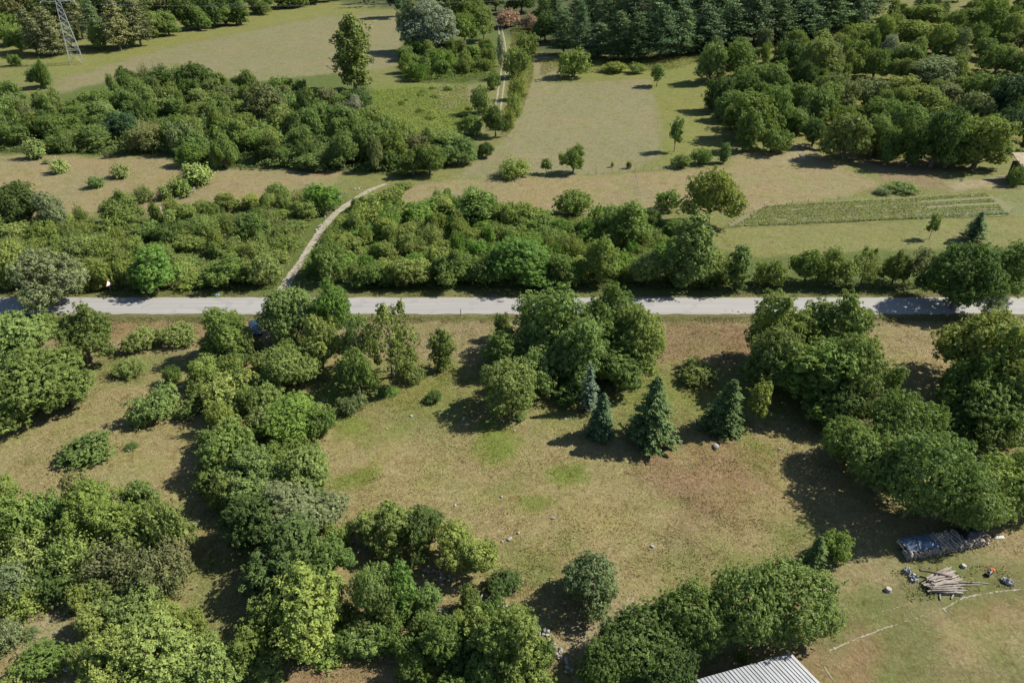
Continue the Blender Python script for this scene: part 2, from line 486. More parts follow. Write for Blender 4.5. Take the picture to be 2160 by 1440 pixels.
def lines(stops):
    r = []
    for a, b, s in stops:
        r += list(np.arange(a, b, s))
    r.append(stops[-1][1])
    return np.array(r)
gx = lines([(-900, -320, 40), (-320, -130, 5), (-130, 130, 0.8), (130, 320, 5), (320, 900.1, 40)])
gy = lines([(-60, 24, 8), (24, 112, 0.7), (112, 240, 1.3), (240, 420, 3), (420, 700, 14), (700, 1500.1, 60)])
GX, GY = np.meshgrid(gx, gy)
vx, vy = GX.ravel(), GY.ravel()
vz = gz(vx, vy)
nx, ny = len(gx), len(gy)
i = np.arange(nx - 1)[None, :] + np.arange(ny - 1)[:, None] * nx
F = np.stack([i, i + 1, i + 1 + nx, i + nx], -1).reshape(-1, 4)
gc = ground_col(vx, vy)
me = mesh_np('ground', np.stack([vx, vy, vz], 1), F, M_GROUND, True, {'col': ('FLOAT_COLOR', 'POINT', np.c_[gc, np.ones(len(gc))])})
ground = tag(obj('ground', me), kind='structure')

# ------------------------------------------------------------------ road: a cambered strip with ragged edges
def ribbon(name, pts, widths, mat, lift=0.03, ragged=0.0, step=0.6, origin=None, across=4, camber=0.0):
    pts = [Vector((p[0], p[1], 0)) for p in pts]
    L = [0.0]
    for a, b in zip(pts, pts[1:]): L.append(L[-1] + (b - a).length)
    n = max(2, int(L[-1] / step)); V = []; F = []
    o = origin or Vector((0, 0, 0))
    P = []
    for q in range(n + 1):
        s = L[-1] * q / n; j = 0
        while j < len(L) - 2 and L[j + 1] < s: j += 1
        t = (s - L[j]) / max(1e-6, L[j + 1] - L[j])
        # catmull-rom
        p0, p1, p2, p3 = pts[max(j - 1, 0)], pts[j], pts[j + 1], pts[min(j + 2, len(pts) - 1)]
        c = 0.5 * ((2 * p1) + (p2 - p0) * t + (2 * p0 - 5 * p1 + 4 * p2 - p3) * t * t + (3 * p1 - p0 - 3 * p2 + p3) * t ** 3)
        w = widths if not isinstance(widths, (list, tuple)) else widths[j] * (1 - t) + widths[j + 1] * t
        P.append((c, w))
    for q, (c, w) in enumerate(P):
        d = (P[min(q + 1, n)][0] - P[max(q - 1, 0)][0]).normalized()
        nn = Vector((-d.y, d.x, 0))
        wl = w * 0.5 + ragged * (random.random() - 0.5); wr = w * 0.5 + ragged * (random.random() - 0.5)
        for k in range(across + 1):
            f = k / across
            p = c + nn * (wl - (wl + wr) * f)
            z = float(gz(p.x, p.y)) + lift + camber * (1 - (2 * f - 1) ** 2)
            V.append((p.x - o.x, p.y - o.y, z - o.z))
    for q in range(n):
        for k in range(across):
            a = q * (across + 1) + k
            F.append((a, a + across + 1, a + across + 2, a + 1))
    ob = obj(name, mesh_py(name, V, F, mat, True))
    ob.location = o
    return ob
ry = (ROAD_Y0 + ROAD_Y1) / 2
road = ribbon('road', [(x, ry) for x in range(-330, 331, 30)], ROAD_Y1 - ROAD_Y0, M_ROAD, 0.045, 0.35, 1.1, Vector((0, ry, 0)), 6, 0.05)
tag(road, kind='structure')

TRACK_PX = [(592, 622), (612, 585), (640, 545), (660, 512), (690, 470), (715, 445), (750, 420), (780, 402), (815, 388), (860, 380), (905, 372), (955, 350), (1000, 318), (1030, 290), (1048, 250), (1054, 205), (1062, 150), (1063, 110), (1058, 75), (1050, 40)]
TRACK = [at(*p) for p in TRACK_PX]
tw = [2.6, 1.8, 1.6, 1.6, 1.7, 1.8, 1.8, 1.7] + [1.0] * 12
tr_a = ribbon('gravel_track', TRACK[:9], tw[:9], M_TRACK, 0.05, 0.35, 0.5)
tag(tr_a, kind='structure')
def offset(pts, d):
    r = []
    for i, p in enumerate(pts):
        t = (Vector(pts[min(i + 1, len(pts) - 1)]) - Vector(pts[max(i - 1, 0)])); t.z = 0; t.normalize()
        r.append(Vector((p.x - t.y * d, p.y + t.x * d, 0)))
    return r
for d in (-0.95, 0.95):
    tag(ribbon('track_rut', offset(TRACK[14:], d), 0.6, M_TRACK, 0.05, 0.25, 1.0), kind='structure')
# ------------------------------------------------------------------ worn chalk lines of the pitch
def chalk(pxs, w, skip=0.25):
    P = [at(*p) for p in pxs]
    V = []; F = []
    for a, b in zip(P, P[1:]):
        L = (b - a).length; d = (b - a).normalized(); nn = Vector((-d.y, d.x, 0)); s = 0.0
        while s < L:
            l = random.uniform(0.15, 0.5)
            if random.random() > skip:
                ww = w * random.uniform(0.3, 1.0) / 2; off = random.uniform(-0.04, 0.04)
                q = []
                for t, sg in ((s, 1), (s + l * .5, 1.25), (s + l, .7), (s + l, -.7), (s + l * .5, -1.1), (s, -1)):
                    p = a + d * t + nn * (ww * sg * random.uniform(.8, 1.2) + off)
                    q.append((p.x, p.y, float(gz(p.x, p.y)) + 0.03))
                k = len(V); V += q; F.append(tuple(range(k, k + 6)))
            s += l * random.uniform(0.75, 1.15)
    o = obj('chalk_line', mesh_py('chalk_line', V, F, M_CHALK))
    return tag(o, kind='structure')
chalk([(1748, 1372), (1800, 1350), (1850, 1330), (1880, 1320)], 0.20, 0.08)
chalk([(1880, 1320), (1930, 1304), (1990, 1284)], 0.10, 0.45)
chalk([(1988, 1284), (2030, 1262), (2060, 1254), (2110, 1247), (2180, 1240)], 0.20, 0.12)
chalk([(1990, 1284), (2006, 1300), (2024, 1318)], 0.14, 0.2)
chalk([(1728, 1392), (1745, 1415), (1765, 1445)], 0.16, 0.35)
chalk([(1840, 1296), (1880, 1284), (1930, 1268)], 0.10, 0.6)
chalk([(1850, 1308), (1900, 1296)], 0.10, 0.6)

# ------------------------------------------------------------------ vegetable garden bed
bed_px = [(1530, 478), (1560, 455), (1620, 437), (1760, 424), (1950, 414), (2080, 408), (2140, 440), (2125, 456), (1900, 462), (1680, 473)]
B = [at(*p) for p in bed_px]
cx_, cy_ = sum(p.x for p in B) / len(B), sum(p.y for p in B) / len(B)
V = [(cx_, cy_, float(gz(cx_, cy_)) + 0.09)] + [(p.x, p.y, p.z + 0.05) for p in B]
bw = np.array([(p.x, p.y) for p in B])
def in_poly(x, y, P): return poly_sd(np.array([x]), np.array([y]), P)[0] > 0
# a fine strip mesh clipped to the bed, with low ridges
RV = []; RF = []
x0, y0 = bw.min(0); x1, y1 = bw.max(0)
XS = np.arange(x0, x1, 1.0); YS = np.arange(y0, y1, 0.35)
mx, my = np.meshgrid(XS, YS); sdb = poly_sd(mx.ravel(), my.ravel(), bw).reshape(mx.shape)
mz = gz(mx, my) + 0.05 + 0.07 * np.abs(np.sin((my + mx * 0.06) * math.pi / 1.1))
idx = -np.ones(mx.shape, int)
for a in range(mx.shape[0] - 1):
    for b_ in range(mx.shape[1] - 1):
        if min(sdb[a, b_], sdb[a + 1, b_], sdb[a, b_ + 1], sdb[a + 1, b_ + 1]) > -0.3:
            q = []
            for (u, v) in ((a, b_), (a, b_ + 1), (a + 1, b_ + 1), (a + 1, b_)):
                if idx[u, v] < 0:
                    idx[u, v] = len(RV); RV.append((mx[u, v], my[u, v], mz[u, v]))
                q.append(int(idx[u, v]))
            RF.append(tuple(q))
tag(obj('garden_soil', mesh_py('garden_soil', RV, RF, M_SOIL, True)), kind='structure')

# ------------------------------------------------------------------ leaf geometry
def unit(v):
    return v / (np.linalg.norm(v, axis=-1, keepdims=True) + 1e-9)

def leaf_quads(C, Nn, S, r, asp=0.62, along=None):
    n = len(C)
    Nn = unit(Nn)
    t = along if along is not None else r.normal(size=(n, 3))
    t = unit(t - Nn * (t * Nn).sum(1, keepdims=True))
    b = np.cross(Nn, t)
    S = np.asarray(S).reshape(-1, 1)
    l = S * 0.5 * r.uniform(0.8, 1.2, (n, 1)); w = S * 0.5 * asp * r.uniform(0.75, 1.25, (n, 1))
    fold = Nn * S * 0.10
    V = np.empty((n, 4, 3))
    V[:, 0] = C - t * l
    V[:, 1] = C + b * w + fold + t * l * r.uniform(-0.3, 0.3, (n, 1))
    V[:, 2] = C + t * l
    V[:, 3] = C - b * w + fold + t * l * r.uniform(-0.3, 0.3, (n, 1))
    return V.reshape(-1, 3)

def leaf_mesh(name, V, tint, mat=None):
    F = np.arange(len(V)).reshape(-1, 4)
    return mesh_np(name, V, F, mat or M_LEAF, False, {'tint': ('FLOAT', 'FACE', tint)})

# ------------------------------------------------------------------ tree and bush templates (trunk mesh, crown mesh), unit radius and unit height
def fib(n, r):
    i = np.arange(n) + 0.5
    ph = np.arccos(1 - 2 * i / n); th = math.pi * (1 + 5 ** 0.5) * i + r.uniform(0, 6.28)
    return np.stack([np.cos(th) * np.sin(ph), np.sin(th) * np.sin(ph), np.cos(ph)], 1)

def lobe_crown(r, lobes, spacing, clump, nleaf, leaf, zmin, keep=0.9, inner=0.12, rag=0.25, jitter=0.55, asp=0.62, relief=0.22, core=0.28, shoots=0.16):
    """lobes: (centre, radii) list; clumps of leaves over the outside of their union"""
    Cs = np.array([l[0] for l in lobes]); Rs = np.array([l[1] for l in lobes])
    pts = []; outs = []
    for k in range(len(lobes)):
        rad = Rs[k]; area = 4 * math.pi * (rad.prod() ** (1 / 3)) ** 2
        d = fib(max(12, int(area / spacing ** 2)), r)
        d = unit(d + r.normal(size=d.shape) * 0.10)
        p = Cs[k] + d * (rad + r.normal(size=(len(d), 1)) * relief)
        nn = unit(d / rad)
        ok = (p[:, 2] > zmin) & (nn[:, 2] > -0.62)
        for j in range(len(lobes)):
            if j != k:
                ok &= (((p - Cs[j]) / Rs[j]) ** 2).sum(1) > keep ** 2
        ok &= r.random(len(p)) > rag * 0.35
        pts.append(p[ok]); outs.append(nn[ok])
    P = np.concatenate(pts); O = np.concatenate(outs)
    cr = clump * r.uniform(0.65, 1.35, len(P))
    nl = np.maximum(6, (nleaf * (cr / clump) ** 2).astype(int))
    idx = np.repeat(np.arange(len(P)), nl)
    d = unit(O[idx] * 0.75 + np.array([0, 0, 0.35]) + r.normal(size=(len(idx), 3)) * 0.70)
    C = P[idx] + d * (cr[idx] * r.uniform(0.62, 1.05, len(idx)))[:, None]
    Nn = d * 0.95 + np.array([0.05, 0, 0.38]) + r.normal(size=d.shape) * jitter * 0.75
    ctint = r.normal(0.5, 0.15, len(P))
    tint = np.clip(ctint[idx] + r.normal(0, 0.16, len(idx)), 0, 1)
    # shoots that stick out of the crown break its outline
    pick = np.nonzero(r.random(len(P)) < shoots)[0]
    if len(pick):
        m = 9; dirs = unit(O[pick] + np.array([0, 0, 0.7]) + r.normal(size=(len(pick), 3)) * 0.45)
        ln = clump * r.uniform(1.2, 2.9, len(pick)); f = np.tile(np.linspace(0.25, 1.0, m), len(pick))
        ii = np.repeat(np.arange(len(pick)), m)
        Cq = P[pick][ii] + dirs[ii] * (ln[ii] * f)[:, None] + r.normal(size=(len(ii), 3)) * (0.30 * clump * (1.25 - f))[:, None]
        C = np.concatenate([C, Cq]); Nn = np.concatenate([Nn, dirs[ii] * 0.4 + np.array([0.05, 0, 0.5]) + r.normal(size=Cq.shape) * 0.5])
        tint = np.concatenate([tint, np.clip(r.normal(0.6, 0.17, len(ii)), 0, 1)])
    # inner layers of larger leaf sprays close the crown
    Ci = []; Di = []
    for k in range(len(lobes)):
        for sh in (0.86, 0.70):
            rad = Rs[k] * sh; area = 4 * math.pi * (rad.prod() ** (1 / 3)) ** 2
            d = unit(fib(max(16, int(area * core / leaf ** 2)), r) + r.normal(size=(max(16, int(area * core / leaf ** 2)), 3)) * 0.15)
            p = Cs[k] + d * rad * r.uniform(0.92, 1.06, (len(d), 1))
            ok = (p[:, 2] > zmin * 0.8)
            for j in range(len(lobes)):
                if j != k: ok &= (((p - Cs[j]) / Rs[j]) ** 2).sum(1) > 0.62
            Ci.append(p[ok]); Di.append(d[ok])
    Ci = np.concatenate(Ci); Di = np.concatenate(Di); ni = len(Ci)
    C = np.concatenate([C, Ci]); Nn = np.concatenate([Nn, Di + r.normal(size=Di.shape) * 0.35]); tint = np.concatenate([tint, r.uniform(0.2, 0.8, ni)])
    S = leaf * r.uniform(0.7, 1.35, len(C)); S[-ni:] *= 2.7
    ok = C[:, 2] > 0.02
    C, Nn, S, tint = C[ok], Nn[ok], S[ok], tint[ok]
    return leaf_quads(C, Nn, S, r, asp), tint

def limbs(mb, base_r, top, targets, r, trunk_h, n=7):
    """tapered trunk with limbs that reach the lobes"""
    tp = [Vector((0, 0, -0.15))]
    for q in range(1, 6):
        f = q / 5
        tp.append(Vector((r.normal() * 0.12 * f, r.normal() * 0.12 * f, top * f)))
    mb.tube(tp, [base_r * 1.35] + [base_r * (1 - 0.75 * q / 5) for q in range(1, 6)], n)
    for t in targets:
        t = Vector(t)
        s0 = trunk_h * r.uniform(0.8, 1.6); s0 = min(s0, top * 0.85)
        a = Vector((tp[2].x * 0.5, tp[2].y * 0.5, s0))
        m = a.lerp(t, 0.5) + Vector((r.normal() * 0.2, r.normal() * 0.2, 0.25))
        mb.tube([a, m, t], [base_r * 0.42, base_r * 0.28, base_r * 0.08], 5)
        for _ in range(2):
            e = t + Vector((r.normal() * 0.9, r.normal() * 0.9, abs(r.normal()) * 0.6))
            mb.tube([m.lerp(t, 0.4), e], [base_r * 0.15, base_r * 0.04], 4)

TPL = {}
def finish(kind, trunk_mb, V, tint, R, H, leafmat=None, barkmat=None):
    # scale so that the crown reaches radius 1 and height 1
    rr = np.percentile(np.hypot(V[:, 0], V[:, 1]), 98.5); hh = np.percentile(V[:, 2], 99.7)
    sc = np.array([1 / rr, 1 / rr, 1 / hh])
    k = len(TPL.setdefault(kind, []))
    crown = leaf_mesh(kind + '_crown', V * sc, tint, leafmat)
    tv = [tuple(np.array(v) * sc) for v in trunk_mb.V]
    trunk = mesh_py(kind + '_trunk', tv, trunk_mb.F, barkmat or M_BARK, True)
    TPL[kind].append((trunk, crown))

def t_oak(seed, zmin=1.5, R=5.0, H=9.0, nl=10, leaf=0.245, nleaf=28, spacing=0.80, clump=0.43, rag=0.35, spread=0.62, kind='oak'):
    r = np.random.default_rng(seed)
    L = [(np.array([r.normal() * .4, r.normal() * .4, H * r.uniform(0.48, 0.58)]), np.array([R * r.uniform(0.48, 0.64), R * r.uniform(0.48, 0.64), H * r.uniform(0.27, 0.34)]))]
    a0 = r.uniform(0, 6.28)
    for q in range(nl):
        a = a0 + q * 2.399 + r.normal() * 0.3; f = q / nl
        rad = R * spread * r.uniform(0.55, 1.22) * (1 - 0.45 * f)
        z = zmin + 0.08 * H + (H * 0.80 - zmin) * (0.10 + 0.82 * f) * r.uniform(0.82, 1.15)
        s = R * r.uniform(0.20, 0.43)
        z = min(z, H - s * 0.7)
        L.append((np.array([math.cos(a) * rad, math.sin(a) * rad, z]), np.array([s * r.uniform(.9, 1.2), s * r.uniform(.9, 1.2), s * r.uniform(0.7, 1.15)])))
    # small outer boughs break the outline
    for q in range(11):
        j = r.integers(0, len(L)) ; d = unit(r.normal(size=3) + np.array([0, 0, 0.35])); s = R * r.uniform(0.10, 0.17)
        c = L[j][0] + d * L[j][1] * r.uniform(0.92, 1.12)
        if c[2] > zmin: L.append((c, np.array([s, s, s * r.uniform(.9, 1.4)])))
    V, t = lobe_crown(r, L, spacing, clump, nleaf, leaf, zmin * 0.75, rag=rag, core=0.06 if kind == 'open' else 0.28)
    mb = MB(); limbs(mb, 0.30, H * 0.72, [l[0] for l in L[1:nl + 1]], r, zmin)
    finish(kind, mb, V, t, R, H)

def t_dome(seed):
    r = np.random.default_rng(seed); R, H = 5.0, 9.0
    L = [(np.array([0, 0, 4.4]), np.array([3.5, 3.5, 3.6]))]
    for q in range(13):
        a = q * 2.399 + r.uniform(0, .8); el = r.uniform(-0.35, 1.1)
        c = np.array([math.cos(a) * math.cos(el) * 3.1, math.sin(a) * math.cos(el) * 3.1, 4.2 + math.sin(el) * 3.0])
        s = r.uniform(1.1, 2.1); L.append((c, np.array([s, s, s])))
    V, t = lobe_crown(r, L, 0.66, 0.33, 20, 0.205, 0.6, rag=0.15, jitter=0.40, inner=0.10, relief=0.26)
    mb = MB(); limbs(mb, 0.32, 6.5, [l[0] for l in L[1:8]], r, 1.6)
    finish('dome', mb, V, t, R, H)

def t_shrub(seed, leaf=0.205):
    r = np.random.default_rng(seed); R, H = 3.0, 3.6
    L = []
    for q in range(r.integers(6, 9)):
        a = q * 2.399 + r.uniform(0, 1); rad = R * r.uniform(0.1, 0.68); s = R * r.uniform(0.30, 0.46)
        L.append((np.array([math.cos(a) * rad, math.sin(a) * rad, H * r.uniform(0.30, 0.68) * (1.1 - 0.35 * rad / R)]), np.array([s, s, s * r.uniform(0.9, 1.25)])))
    V, t = lobe_crown(r, L, 0.52, 0.34, 26, leaf, 0.1, rag=0.5, jitter=0.65, inner=0.2, core=0.2)
    mb = MB()
    for l in L:
        e = l[0]
        mb.tube([(r.normal() * .15, r.normal() * .15, -0.15), (e[0] * .4, e[1] * .4, e[2] * .55), tuple(e)], [0.09, 0.06, 0.02], 5)
    finish('shrub', mb, V, t, R, H)

def t_scrub(seed, n=150, up=0.5, leaf=0.20, kind='scrub', R=2.6, H=3.0, bare=0.35, perleaf=30, mat=None):
    """many upright sprays of small leaves: a feathery bush"""
    r = np.random.default_rng(seed)
    mb = MB(); Cs = []; Ns = []; T = []; A = []
    for q in range(n):
        a = r.uniform(0, 6.28); el = math.asin(min(0.99, r.uniform(0.05, 1) ** (1 - up * 0.6)))
        tip = np.array([math.cos(a) * math.cos(el) * R, math.sin(a) * math.cos(el) * R, math.sin(el) * H]) * r.uniform(0.68, 1.08)
        b = np.array([math.cos(a) * R * .28 * r.random(), math.sin(a) * R * .28 * r.random(), 0])
        mid = (b + tip) / 2 + np.array([0, 0, H * 0.13])
        if q % 4 == 0: mb.tube([tuple(b - [0, 0, .15]), tuple(mid), tuple(tip)], [0.035, 0.025, 0.008], 4)
        f = r.uniform(bare, 1.03, perleaf)[:, None]
        p = b * (1 - f) ** 2 + 2 * mid * f * (1 - f) + tip * f * f
        w = 0.22 * (1.25 - 0.6 * f)
        d = r.normal(size=p.shape)
        Cs.append(p + d * w); Ns.append(d * 0.7 + [0, 0, 0.6] + unit(tip) * 0.4); A.append(np.tile(tip - b, (perleaf, 1)) + r.normal(size=p.shape) * 0.8)
        T.append(np.clip(r.normal(0.5, .12) + r.normal(0, .15, perleaf), 0, 1))
    C = np.concatenate(Cs); Nn = np.concatenate(Ns); T = np.concatenate(T); A = np.concatenate(A)
    ok = C[:, 2] > 0.0
    C, Nn, T, A = C[ok], Nn[ok], T[ok], A[ok]
    V = leaf_quads(C, Nn, leaf * r.uniform(0.7, 1.4, len(C)), r, 0.55, A)
    finish(kind, mb, V, T, R, H, mat)

def t_spruce(seed, kind='spruce', levels=26, H=9.0, R=2.5, z0=0.35, leaf=0.42, droop=0.35, gap=0.15, per=1.0):
    r = np.random.default_rng(seed)
    mb = MB(); mb.tube([(0, 0, -0.15), (0.02, 0, H * .5), (0, 0, H * 0.98)], [0.20, 0.12, 0.02], 6)
    Cs = []; Ns = []; A = []; T = []
    for k in range(levels):
        f = (k + r.uniform(-.25, .25)) / levels; f = max(0, f)
        z = z0 + (H - z0) * f; rad = R * (1 - f) ** 0.72 * min(1, 0.72 + f * 2.2) * r.uniform(0.85, 1.12) + 0.06
        nb = int((5 + 9 * rad / R) * per); a0 = r.uniform(0, 6.28)
        for q in range(nb):
            a = a0 + 6.28 * q / nb + r.normal() * 0.16
            L = rad * r.uniform(0.70, 1.12)
            if r.random() < gap: L *= 0.55
            d = np.array([math.cos(a), math.sin(a), 0])
            m = max(3, int(L / 0.20))
            s = (np.arange(m) + 0.5) / m
            line = d * (s * L)[:, None]; line[:, 2] = z - droop * L * s ** 1.4 + 0.16 * L * s ** 4
            if q % 3 == 0: mb.tube([(0, 0, z), tuple(line[-1])], [0.035, 0.01], 4)
            side = np.array([-d[1], d[0], 0])
            for sg in (-1, 0, 1):
                wv = (0.30 * (1 - s * 0.5) * min(1, L))[:, None] * sg * r.uniform(.6, 1.2, (m, 1))
                c = line + side * wv; c[:, 2] -= np.abs(wv[:, 0]) * 0.35 - r.normal(0, .04, m)
                Cs.append(c); Ns.append(np.tile([0, 0, 1.0], (m, 1)) + d * 0.45 + r.normal(size=(m, 3)) * 0.35)
                A.append(np.tile(d + side * sg * 0.8, (m, 1)) + [0, 0, -0.3]); T.append(np.clip(0.30 + 0.4 * s + r.normal(0, .13, m), 0, 1))
    C = np.concatenate(Cs); V = leaf_quads(C, np.concatenate(Ns), leaf * r.uniform(.7, 1.25, len(C)), r, 0.5, np.concatenate(A))
    finish(kind, mb, V, np.concatenate(T), R, H, M_NEEDLE)

def t_pine(seed, kind='pine', H=20.0, R=4.2, z0=3.0, nleaf=26, leaf=0.55):
    r = np.random.default_rng(seed)
    mb = MB(); mb.tube([(0, 0, -0.3), (0.1, 0, H * .5), (0, 0.1, H * 0.96)], [0.34, 0.2, 0.03], 6)
    P = []; O = []
    for k in range(17):
        f = k / 16; z = z0 + (H - z0) * f; rad = R * (1 - f ** 1.5) ** 0.9 * r.uniform(0.75, 1.1) * (0.75 + 0.5 * min(1, f * 3.0)) * 0.85 + 0.25
        nb = int(4 + 5 * (1 - f))
        a0 = r.uniform(0, 6.28)
        for q in range(nb):
            a = a0 + 6.28 * q / nb + r.normal() * 0.25; L = rad * r.uniform(0.6, 1.15)
            d = np.array([math.cos(a), math.sin(a), 0.0])
            e = d * L + [0, 0, z + L * 0.10]
            mb.tube([(0, 0, z - 0.25 * L), tuple(e)], [0.07, 0.015], 4)
            for s in (0.45, 0.72, 1.0):
                if s * L > 0.5 or s == 1.0:
                    P.append(d * L * s + [0, 0, z + L * 0.08 * s] + r.normal(size=3) * 0.2); O.append(d * 0.5 + [0, 0, 0.9])
    P = np.array(P); O = unit(np.array(O)); idx = np.repeat(np.arange(len(P)), nleaf)
    off = r.normal(size=(len(idx), 3)) * np.array([0.52, 0.52, 0.26])
    C = P[idx] + off; Nn = O[idx] + r.normal(size=C.shape) * 0.45
    T = np.clip(r.normal(.45, .13, len(P))[idx] + off[:, 2] * 0.5 + r.normal(0, .12, len(idx)), 0, 1)
    V = leaf_quads(C, Nn, leaf * r.uniform(.6, 1.3, len(C)), r, 0.45)
    finish(kind, mb, V, T, R, H, M_NEEDLE)

def t_sapling(seed, zmin=1.5, R=1.5, H=4.6, kind='sapling'):
    r = np.random.default_rng(seed); L = [(np.array([0, 0, (H + zmin) / 2]), np.array([R * .62, R * .62, (H - zmin) * .42]))]
    for q in range(6):
        a = q * 2.4; z = zmin + .4 + (H - zmin - .9) * q / 6
        rr_ = R * .55 * (1 - .6 * q / 6)
        L.append((np.array([math.cos(a) * rr_, math.sin(a) * rr_, z]), np.array([.55, .55, .6]) * r.uniform(.8, 1.15)))
    V, t = lobe_crown(r, L, 0.42, 0.28, 18, 0.20, zmin * .8, rag=.4)
    mb = MB(); limbs(mb, 0.075, H * .8, [l[0] for l in L[1:]], r, zmin * .8, 6)
    finish(kind, mb, V, t, R, H)

def t_upright(seed, R=2.6, H=9.0, kind='upright'):
    r = np.random.default_rng(seed); L = []
    for q in range(13):
        f = q / 12; a = q * 2.399; w = math.sin(math.pi * (0.12 + 0.83 * f)) ** 0.7
        rad = R * 0.52 * w * r.uniform(.6, 1.1); s = R * r.uniform(.26, .40) * (0.7 + 0.4 * w)
        L.append((np.array([math.cos(a) * rad, math.sin(a) * rad, 1.4 + (H - 2.2) * f]), np.array([s, s, s * 1.5])))
    V, t = lobe_crown(r, L, .70, .48, 28, .28, 0.8, rag=.55, jitter=.7, core=.16)
    mb = MB(); limbs(mb, 0.20, H * .85, [l[0] for l in L[2::2]], r, 1.6)
    finish(kind, mb, V, t, R, H)

for s_ in (11, 12): t_oak(s_)
for s_ in (13, 14): t_oak(s_, leaf=0.19, nleaf=30, spacing=0.62, clump=0.32, rag=0.3)
for s_ in (15, 16): t_oak(s_, 1.2, 4.6, 9.6, 12, leaf=0.23, nleaf=30, spacing=0.74, clump=0.42, rag=0.55, spread=0.68)
t_oak(17, 1.6, 5.0, 8.2, 8, leaf=0.27, nleaf=30, spacing=0.95, clump=0.55, rag=0.45, spread=0.74)
for s_ in (21, 22, 23, 24): t_dome(s_)
for s_ in (31, 32, 33, 34): t_shrub(s_)
for s_ in (41, 42, 43): t_scrub(s_)
for s_ in (51, 52): t_scrub(s_, 90, 0.9, 0.22, 'juniper', 1.6, 2.6, 0.10, 34, M_NEEDLE)
t_spruce(61, per=1.35); t_spruce(62, levels=24, R=2.9, droop=0.28, gap=0.25, per=1.3); t_spruce(64, levels=25, R=2.6, droop=0.40, gap=0.2, per=1.35)
t_spruce(63, 'thin_spruce', 20, 9.0, 2.0, 1.0, 0.40, 0.20, 0.35, 0.7)
t_pine(71); t_pine(72, H=17, R=5.2); t_pine(73, H=21, R=4.6); t_pine(74, H=15, R=4.8, z0=1.5)
for s_ in (81, 82): t_sapling(s_)
for s_ in (91, 92): t_upright(s_)
for s_ in (111, 112): t_oak(s_, 0.55, 4.6, 7.5, 12, 0.22, 30, 0.74, 0.40, 0.45, 0.62, 'low')
for s_ in (113, 114): t_oak(s_, 0.5, 4.2, 8.0, 11, 0.20, 28, 0.66, 0.34, 0.5, 0.66, 'low')
for s_ in (115, 116): t_oak(s_, 0.5, 4.0, 8.8, 13, 0.23, 28, 0.76, 0.40, 0.6, 0.70, 'low')
for s_ in (101, 102): t_oak(s_, 2.6, 4.6, 9.5, 8, 0.28, 24, 0.95, 0.50, 0.75, 0.7, 'open')

KIND = {  # name, category, words for the label, how far the foliage reaches in front of the trunk (share of the radius)
    'oak': ('broadleaf_tree', 'tree', 'broadleaf tree', 0.55), 'dome': ('broadleaf_tree', 'tree', 'dense dome-shaped tree', 0.70),
    'open': ('open_crowned_tree', 'tree', 'open-crowned tree', 0.30),
    'low': ('low_crowned_tree', 'tree', 'low-crowned tree', 0.6),
    'shrub': ('shrub', 'shrub', 'shrub', 0.75), 'scrub': ('scrub_bush', 'bush', 'feathery bush', 0.75), 'juniper': ('juniper_bush', 'bush', 'juniper bush', 0.75),
    'spruce': ('spruce_tree', 'tree', 'spruce', 0.55), 'thin_spruce': ('spruce_tree', 'tree', 'spruce', 0.15), 'pine': ('pine_tree', 'tree', 'pine', 0.35),
    'sapling': ('young_tree', 'tree', 'young tree', 0.0), 'upright': ('upright_tree', 'tree', 'upright tree', 0.3),
}
PAL = {
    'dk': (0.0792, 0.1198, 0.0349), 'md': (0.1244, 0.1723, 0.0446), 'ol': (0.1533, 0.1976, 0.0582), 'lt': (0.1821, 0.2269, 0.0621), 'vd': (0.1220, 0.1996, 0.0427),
    'bl': (0.0576, 0.0979, 0.0440), 'gy': (0.1480, 0.1816, 0.0820), 'br': (0.1460, 0.1571, 0.0680), 'yl': (0.1707, 0.2081, 0.0540), 'si': (0.2262, 0.2550, 0.1800),
    'sp': (0.072, 0.112, 0.040), 'bs': (0.088, 0.124, 0.088), 'pk': (0.2571, 0.1836, 0.1250), 'pn': (0.0885, 0.1326, 0.0540), 'do': (0.1289, 0.1828, 0.0524), 'wt': (0.2262, 0.2448, 0.1700),
}
CW = {'dk': 'dark green', 'md': 'mid-green', 'ol': 'olive-green', 'lt': 'light green', 'vd': 'vivid green', 'bl': 'blue-green', 'gy': 'grey-green', 'br': 'brownish', 'yl': 'yellow-green',
      'si': 'silvery', 'sp': 'dark green', 'bs': 'blue-grey', 'pk': 'pinkish-brown', 'pn': 'dark', 'do': 'deep green', 'wt': 'whitish'}
PLACED = []
_count = {}
def plant(kind, base, r, h, col, label, group=None, rot=None, jitter=0.14, name=None):
    name, cat = name or KIND[kind][0], KIND[kind][1]
    tp = TPL[kind]; k = _count.get(kind, 0); _count[kind] = k + 1
    trunk, crown = tp[k % len(tp)]
    e = thing(name, base, label, cat, group, random.uniform(0, 6.28) if rot is None else rot)
    e.scale = (r * random.uniform(0.88, 1.10), r * random.uniform(0.88, 1.10), h)
    e.rotation_euler[0] = random.gauss(0, 0.035); e.rotation_euler[1] = random.gauss(0, 0.035)
    obj('trunk' if cat == 'tree' else 'stems', trunk, e)
    c = obj('crown' if cat == 'tree' else 'foliage', crown, e)
    b = np.array(PAL[col]) * random.uniform(1 - jitter, 1 + jitter) * np.array([random.uniform(.93, 1.07), 1, random.uniform(.9, 1.1)])
    c.color = (*[float(q) for q in b], 1)
    PLACED.append((base[0], base[1], r))
    return e

